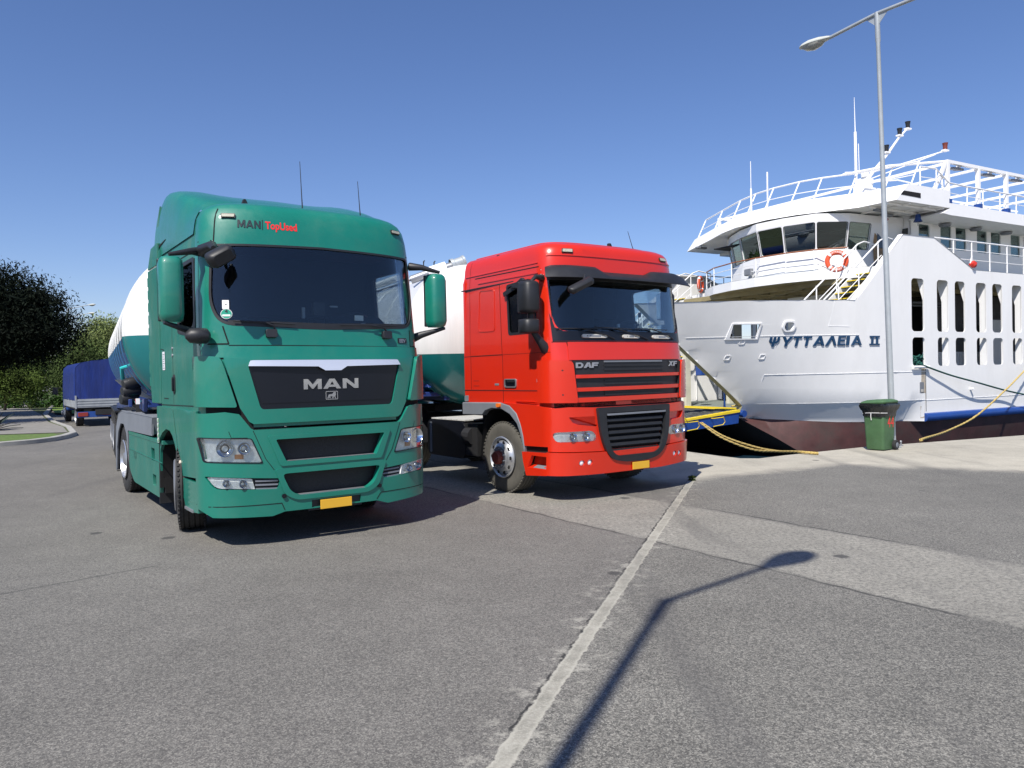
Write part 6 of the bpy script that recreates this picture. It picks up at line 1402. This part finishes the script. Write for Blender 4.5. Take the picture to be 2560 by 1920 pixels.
for x, y, z in ((3.55, 3.6, 9.55), (4.35, 3.6, 10.28), (4.85, 3.6, 10.6), (4.95, 2.25, 9.45)):
    b.box((x, y, z), (.24, .16, .05), FWB); b.lathe([(.0, .28), (.1, .27), (.09, .24), (.075, .15), (.075, .02), (0, .02)], (x, y, z), (0, 0, 1), INT if x != 4.95 else HUBR, 12)
b.build('mast', SH, 30)
for x, y, z0, z1, z2 in ((-3.0+.9, 4.0-.4, 7.1, 7.95, 8.9), ):
    pass
b = MB(); b.tube([(2.35, 4, 7.9), (2.33, 4, 10.25)], .05, FWB, 8); b.tube([(2.33, 4, 10.2), (2.3, 4, 11.5)], .022, FWB, 6, radii=[.022, .008]); b.tube([(2.53, 4, 8.8), (2.5, 4, 9.85)], .015, FWB, 5); b.build('whip_aerial', SH, 40)
b = MB(); b.tube([(-1.75, 5.2, 7.1), (-1.75, 5.2, 8.05)], .032, FWB, 6); b.tube([(-1.75, 5.2, 8.0), (-1.75, 5.2, 9.0)], .013, FWB, 6); b.build('whip_aerial', SH, 40)
b = MB(); b.tube([(-1.6, 4.6, 7.1), (-1.6, 4.6, 8.5)], .028, FWB, 6); b.build('whip_aerial', SH, 40)
# stairs from bridge deck to bulwark level, starboard and port
for yy, sg in ((.95, 1), (9.05, -1)):
    b = MB(); P0, P1 = Vector((-1.35, yy, 4.62)), Vector((-4.15, yy, 2.6))
    b.beam(P0-Vector((0, .36, 0)), P1-Vector((0, .36, 0)), .03, .22, FW); b.beam(P0+Vector((0, .36, 0)), P1+Vector((0, .36, 0)), .03, .22, FW)
    for k in range(10):
        p = lerp(P0, P1, (k+.5)/10); b.box(p, (.24, .7, .03), DECKG); b.box(p+Vector((-.11, 0, .02)), (.05, .7, .03), FYEL)
    b.build('stairs', SH, 0)
    b = MB()
    for dy in (-.38, .38):
        q = [P0+Vector((1.0, dy, .92)), P0+Vector((.35, dy, 1.0)), P0+Vector((.05, dy, .9)), P1+Vector((0, dy, .85)), P1+Vector((-.1, dy, 0))]; b.tube(q, .024, FWB, 6); b.tube([P0+Vector((.1, dy, .45)), P1+Vector((0, dy, .42))], .014, FWB, 5)
        for t in (.02, .35, .68, .98): p = lerp(P0, P1, t)+Vector((0, dy, 0)); b.tube([p, p+Vector((0, 0, .9))], .02, FWB, 6)
    b.tube([P0+Vector((1.0, -.38, .92)), P0+Vector((1.0, -.38, .1))], .02, FWB, 6); b.build('stair_handrail', SH, 40)
b = MB(); b.box((-5.0, 7.9, 1.6), (1.6, .06, 2.4), FWB) if 0 else None
# inside the bow: far stair, posts, gear
P0, P1 = Vector((-2.2, 7.6, 3.2)), Vector((-4.6, 7.4, .6))
for dy in (-.4, .4): b.beam(P0+Vector((0, dy, 0)), P1+Vector((0, dy, 0)), .03, .2, FWB)
for k in range(9): p = lerp(P0, P1, (k+.5)/9); b.box(p, (.26, .8, .03), DECKG); b.box(p+Vector((-.12, 0, .02)), (.06, .8, .03), FYEL)
for dy in (-.42,): b.tube([P0+Vector((0, dy, .9)), P1+Vector((0, dy, .9)), P1+Vector((0, dy, 0))], .03, FWB); b.tube([P1+Vector((.9, dy-.02, 1.3)), P1+Vector((.2, dy-.1, .9)), P1+Vector((.3, dy-.1, .5)), P1+Vector((.5, dy-.1, .3))], .03, FYEL)
b.build('inner_stairs', SH, 30)
PC = mat("post_cream", (.55, .53, .42), .6, var=.1)
for x, y in ((-3.6, 6.6), (-3.0, 3.1), (-1.2, 6.9), (-3.2, 8.6)): b = MB(); b.box((x, y, 1.7), (.22, .16, 2.6), PC); b.build('deck_post', SH, 0)
b = MB(); b.box((-4.3, 3.0, .75), (.5, .3, .5), FWB); b.build('deck_locker', SH, 0, bevel=.02)
b = MB(); b.box((-4.6, 7.0, .55), (1.2, .5, .12), FYEL); b.build('yellow_step', SH, 0)
b = MB(); b.tube([(-4.2, 4.2, .45), (-4.2, 4.2, 1.3), (-4.0, 4.0, 1.4), (-3.8, 3.9, 1.3), (-3.8, 3.9, .45)], .045, FBLUE); b.build('blue_pipe', SH, 40)
b = MB(); b.box((-3.3, 6.2, 1.9), (.25, .3, .8), FBLUE); b.build('hose_box', SH, 0, bevel=.03)
b = MB(); b.box((-4.0, 3.6, .6), (.35, .3, .3), STEEL); b.build('winch', SH, 0, bevel=.04)
b = MB(); b.box((1.0, 5.0, 2.5), (.06, 2.0, 3.9), FWB); b.build('deck_bulkhead', SH, 0)
b = MB(); b.tube([(-4.05, 3.75, 1.9), (-4.1, 3.8, 1.3), (-4.25, 3.6, .9), (-4.0, 3.4, .7), (-4.4, 3.1, .62), (-4.8, 3.3, .55)], .03, ROPEY); b.tube([(-6.2, 1.9, 2.7), (-6.1, 2.0, 2.62), (-6.3, 2.1, 2.65), (-6.0, 2.15, 2.72)], .03, CHAS); b.build('hanging_rope', SH, 40)
# lettering: ship's name in blue Greek capitals
LT = mat("ship_lettering_blue", (.01, .05, .12), .4, var=.05); h = .27; z0 = 2.335
gl = {'psi': ([(0, 1), (.2, 1), (.2, .62), (.3, .5), (.4, .48), (.4, 1), (.6, 1), (.6, .48), (.7, .5), (.8, .62), (.8, 1), (1.0, 1), (1.0, .58), (.85, .36), (.6, .3), (.6, 0), (.4, 0), (.4, .3), (.15, .36), (0, .58)],),
      'Y': ([(0, 1), (.28, 1), (.53, .6), (.78, 1), (1.06, 1), (.64, .38), (.64, 0), (.42, 0), (.42, .38)],), 'T': ([(0, 1), (.9, 1), (.9, .82), (.56, .82), (.56, 0), (.34, 0), (.34, .82), (0, .82)],),
      'A': ([(0, 0), (.42, 1), (.64, 1), (1.06, 0), (.82, 0), (.74, .2), (.32, .2), (.24, 0)], [(.39, .38), (.67, .38), (.53, .74)]), 'L': ([(0, 0), (.42, 1), (.64, 1), (1.06, 0), (.82, 0), (.53, .72), (.24, 0)],),
      'E': ([(0, 0), (0, 1), (.8, 1), (.8, .82), (.22, .82), (.22, .6), (.7, .6), (.7, .42), (.22, .42), (.22, .18), (.8, .18), (.8, 0)],), 'I': ([(0, 0), (0, 1), (.22, 1), (.22, 0)],),
      'II': ([(0, 1), (1.1, 1), (1.1, .84), (.93, .84), (.93, .16), (1.1, .16), (1.1, 0), (0, 0), (0, .16), (.17, .16), (.17, .84), (0, .84)], [(.39, .84), (.71, .84), (.71, .16), (.39, .16)])}
xs_ = [('psi', -5.475, .87), ('Y', -5.17, .90), ('T', -4.885, .86), ('T', -4.625, .88), ('A', -4.335, 1.06), ('L', -4.0, 1.08), ('E', -3.655, 1.02), ('I', -3.40, 1.4), ('A', -3.24, 1.2), ('II', -2.60, 1.33)]
for g_, x0, wx in xs_:
    zz = z0-.012
    b = MB(); b.relief(hs, [(x0+p[0]*h*wx, zz+p[1]*h) for p in gl[g_][0]], .03, .026, LT, holes=[[(x0+p[0]*h*wx, zz+p[1]*h) for p in q] for q in gl[g_][1:]]); b.build('letter', SH, 0)
# floodlight on the bridge front, life rings, ropes
b = MB(); b.box((-2.62, 4.55, 4.98), (.14, .3, .22), STEEL, Matrix.Rotation(R(-8), 3, 'Z')); b.box((-2.70, 4.55, 4.98), (.01, .26, .18), GREYP); b.box((-2.6, 4.5, 4.8), (.08, .1, .1), STEEL); b.build('bow_floodlight', SH, 0, bevel=.01)
b = MB(); b.box((-2.05, 1.85, 4.9), (.5, .1, .03), FW, Matrix.Rotation(R(-60), 3, 'Z')); b.box((.2, 1.66, 4.95), (.5, .03, .3), GREYP); b.build('deck_vent', SH, 0)
def ring_buoy(c, nrm, label):
    Rm = Matrix.Rotation(SHR, 3, 'Z'); loc = SO+Rm @ (Vector(c)*SK); n = (Rm @ Vector(nrm)).normalized()
    E_ = empty('life_ring', loc, 0, label, 'life ring', 'life rings on the ferry'); E_.scale = (1.15, 1.15, 1.15); q = n.to_track_quat('Z', 'Y'); OR = mat("life_ring_orange", (.72, .09, .03), .5, var=.08) if "life_ring_orange" not in bpy.data.materials else bpy.data.materials["life_ring_orange"]
    def tor(a0, a1, rr_, m, name):
        b = MB(); rows = []
        for k in range(int(max(3, (a1-a0)/R(6)))+1):
            a = a0+(a1-a0)*k/int(max(3, (a1-a0)/R(6))); rows.append([q @ Vector(((.285+rr_*math.cos(t))*math.cos(a), (.285+rr_*math.cos(t))*math.sin(a), rr_*.8*math.sin(t))) for t in [2*math.pi*j/14 for j in range(14)]])
        b.grid(rows, m, True); return b
    tor(0, 2*math.pi, .075, OR, 'r').build('ring', E_, 60)
    for k in range(4): tor(R(45+90*k-7), R(45+90*k+7), .08, FWB, 's').build('reflective_band', E_, 60)
    b = MB()
    for txt, a0, sgn in (("ΨΥΤΤΑΛΕΙΑ", 90, -1), ("ΠΕΙΡΑΙΑΣ", -90, 1)):
        bmx = textmesh(txt, .075, .001, 1, 'CENTER')
        for v in bmx.verts:
            a = R(a0)+sgn*v.co.x/.285; r_ = .285+(v.co.y-.025)*(1 if sgn < 0 else -1); v.co = q @ Vector((r_*math.cos(a), r_*math.sin(a), .063))
        F = {v: b.bm.verts.new(v.co) for v in bmx.verts}; i = b.mi(FWB)
        for f in bmx.faces: b.bm.faces.new([F[v] for v in f.verts]).material_index = i
        bmx.free()
    b.build('lettering', E_, 0)
    b = MB(); b.tube([q @ Vector((.36*math.cos(t), .36*math.sin(t), .02*math.sin(4*t))) for t in [2*math.pi*j/32 for j in range(33)]], .008, FWB, 5); b.build('grab_line', E_, 40)
    return E_
ring_buoy((-1.93, 1.62, 5.0), (-.80, -.6, 0), 'orange life ring facing us on the rail below the bridge windows')
ring_buoy((-.85, 8.72, 5.1), (-.5, .87, 0), 'orange life ring seen edge on at the far end of the bridge rail')
b = MB(); b.lathe([(0, 0), (.1, .02), (.12, .12), (.06, .2), (0, .2)], (2.5, .0, 4.98), (.6, -.2, -.6), REDL, 14); b.tube([(2.5, .03, 4.95), (2.62, .04, 5.2)], .02, FWB); b.build('lifebuoy_light', SH, 40)
def ship(p): return SO+Matrix.Rotation(SHR, 3, 'Z') @ (Vector(p)*SK)
def rope(name, pts, r, m, label, tw=2, turns=14):
    E_ = MB(); P = [Vector(p) for p in pts]; n = 60; path = []; r = r*.8
    L_ = len(P)-1
    for k in range(n+1):
        t = k/n*L_; i = min(L_-1, int(t)); u = t-i; a, b_, c, d = P[max(i-1, 0)], P[i], P[i+1], P[min(i+2, L_)]
        path.append(.5*((2*b_)+(-a+c)*u+(2*a-5*b_+4*c-d)*u*u+(-a+3*b_-3*c+d)*u**3))
    for s in range(tw):
        q = []
        for k, p in enumerate(path):
            d = (path[min(k+1, n)]-path[max(k-1, 0)]).normalized(); o = d.orthogonal().normalized(); o.rotate(Matrix.Rotation(2*math.pi*(k/n*turns+s/tw), 3, d)); q.append(p+o*r*.5)
        E_.tube(q, r*.62, m, 7)
    return tag(E_.build(name, None, 60), label, 'rope', 'mooring ropes')
def quayp(x, y, z=0.0): return Vector((x, y, z))
rope('mooring_rope', [ship(p) for p in ((-.42, .25, 1.9), (-.42, -.06, 1.76), (.8, -.2, 1.42), (2.12, -.3, 1.15), (4.96, -.3, .67), (7.2, -1.6, .25), (9.8, -5.0, .05))], .04, ROPEG, 'green mooring rope slanting down to the right across the white hull', 3, 60)
b = MB(); r3 = random.Random(5)
for k in range(5): b.tube([ship((-.60+.46*j/8, .03+.07*math.sin(j*.8+k*2), 1.75+k*.062+.03*math.sin(j*1.3+k*2))) for j in range(9)], .028, ROPEG, 7)
for k in range(3): b.tube([ship((-.52+.14*k+.05*math.sin(j+k), .0-.04*math.cos(j), 1.72+(.22+.05*k)*j/6)) for j in range(7)], .026, ROPEG, 6)
b.tube([ship((-.75, -.08, 1.66)), ship((.05, -.08, 1.66))], .05, FWB, 8)
tag(b.build('rope_coil', None, 50), 'tangle of green rope on the sill of the first lower hull opening', 'rope')
rope('mooring_rope', [(9.15, 17.15, .03), (9.42, 17.55, .03), ship((-3.26, -2.6, .03)), ship((-.53, -1.8, .26)), ship((2.89, -.8, .88)), ship((4.98, -.3, 1.44)), ship((7.5, -.05, 2.5))], .042, ROPEY, 'pale yellow mooring rope rising to the right from the quay edge', 3, 40)
for off in (0, .07):
    rope('mooring_rope', [ship((-7.1-off, 2.2, .2)), (6.30-off, 23.0, -.289-off*.5), (6.10-off*.6, 19.5, -.268-off), (5.88-off*.5, 17.0, -.137), (5.70, 15.28, .03), (5.95, 14.95, .03)], .034, ROPEY, ('upper' if off == 0 else 'lower')+' of two yellow ropes slung from the blue ramp to the quay corner', 3, 50)
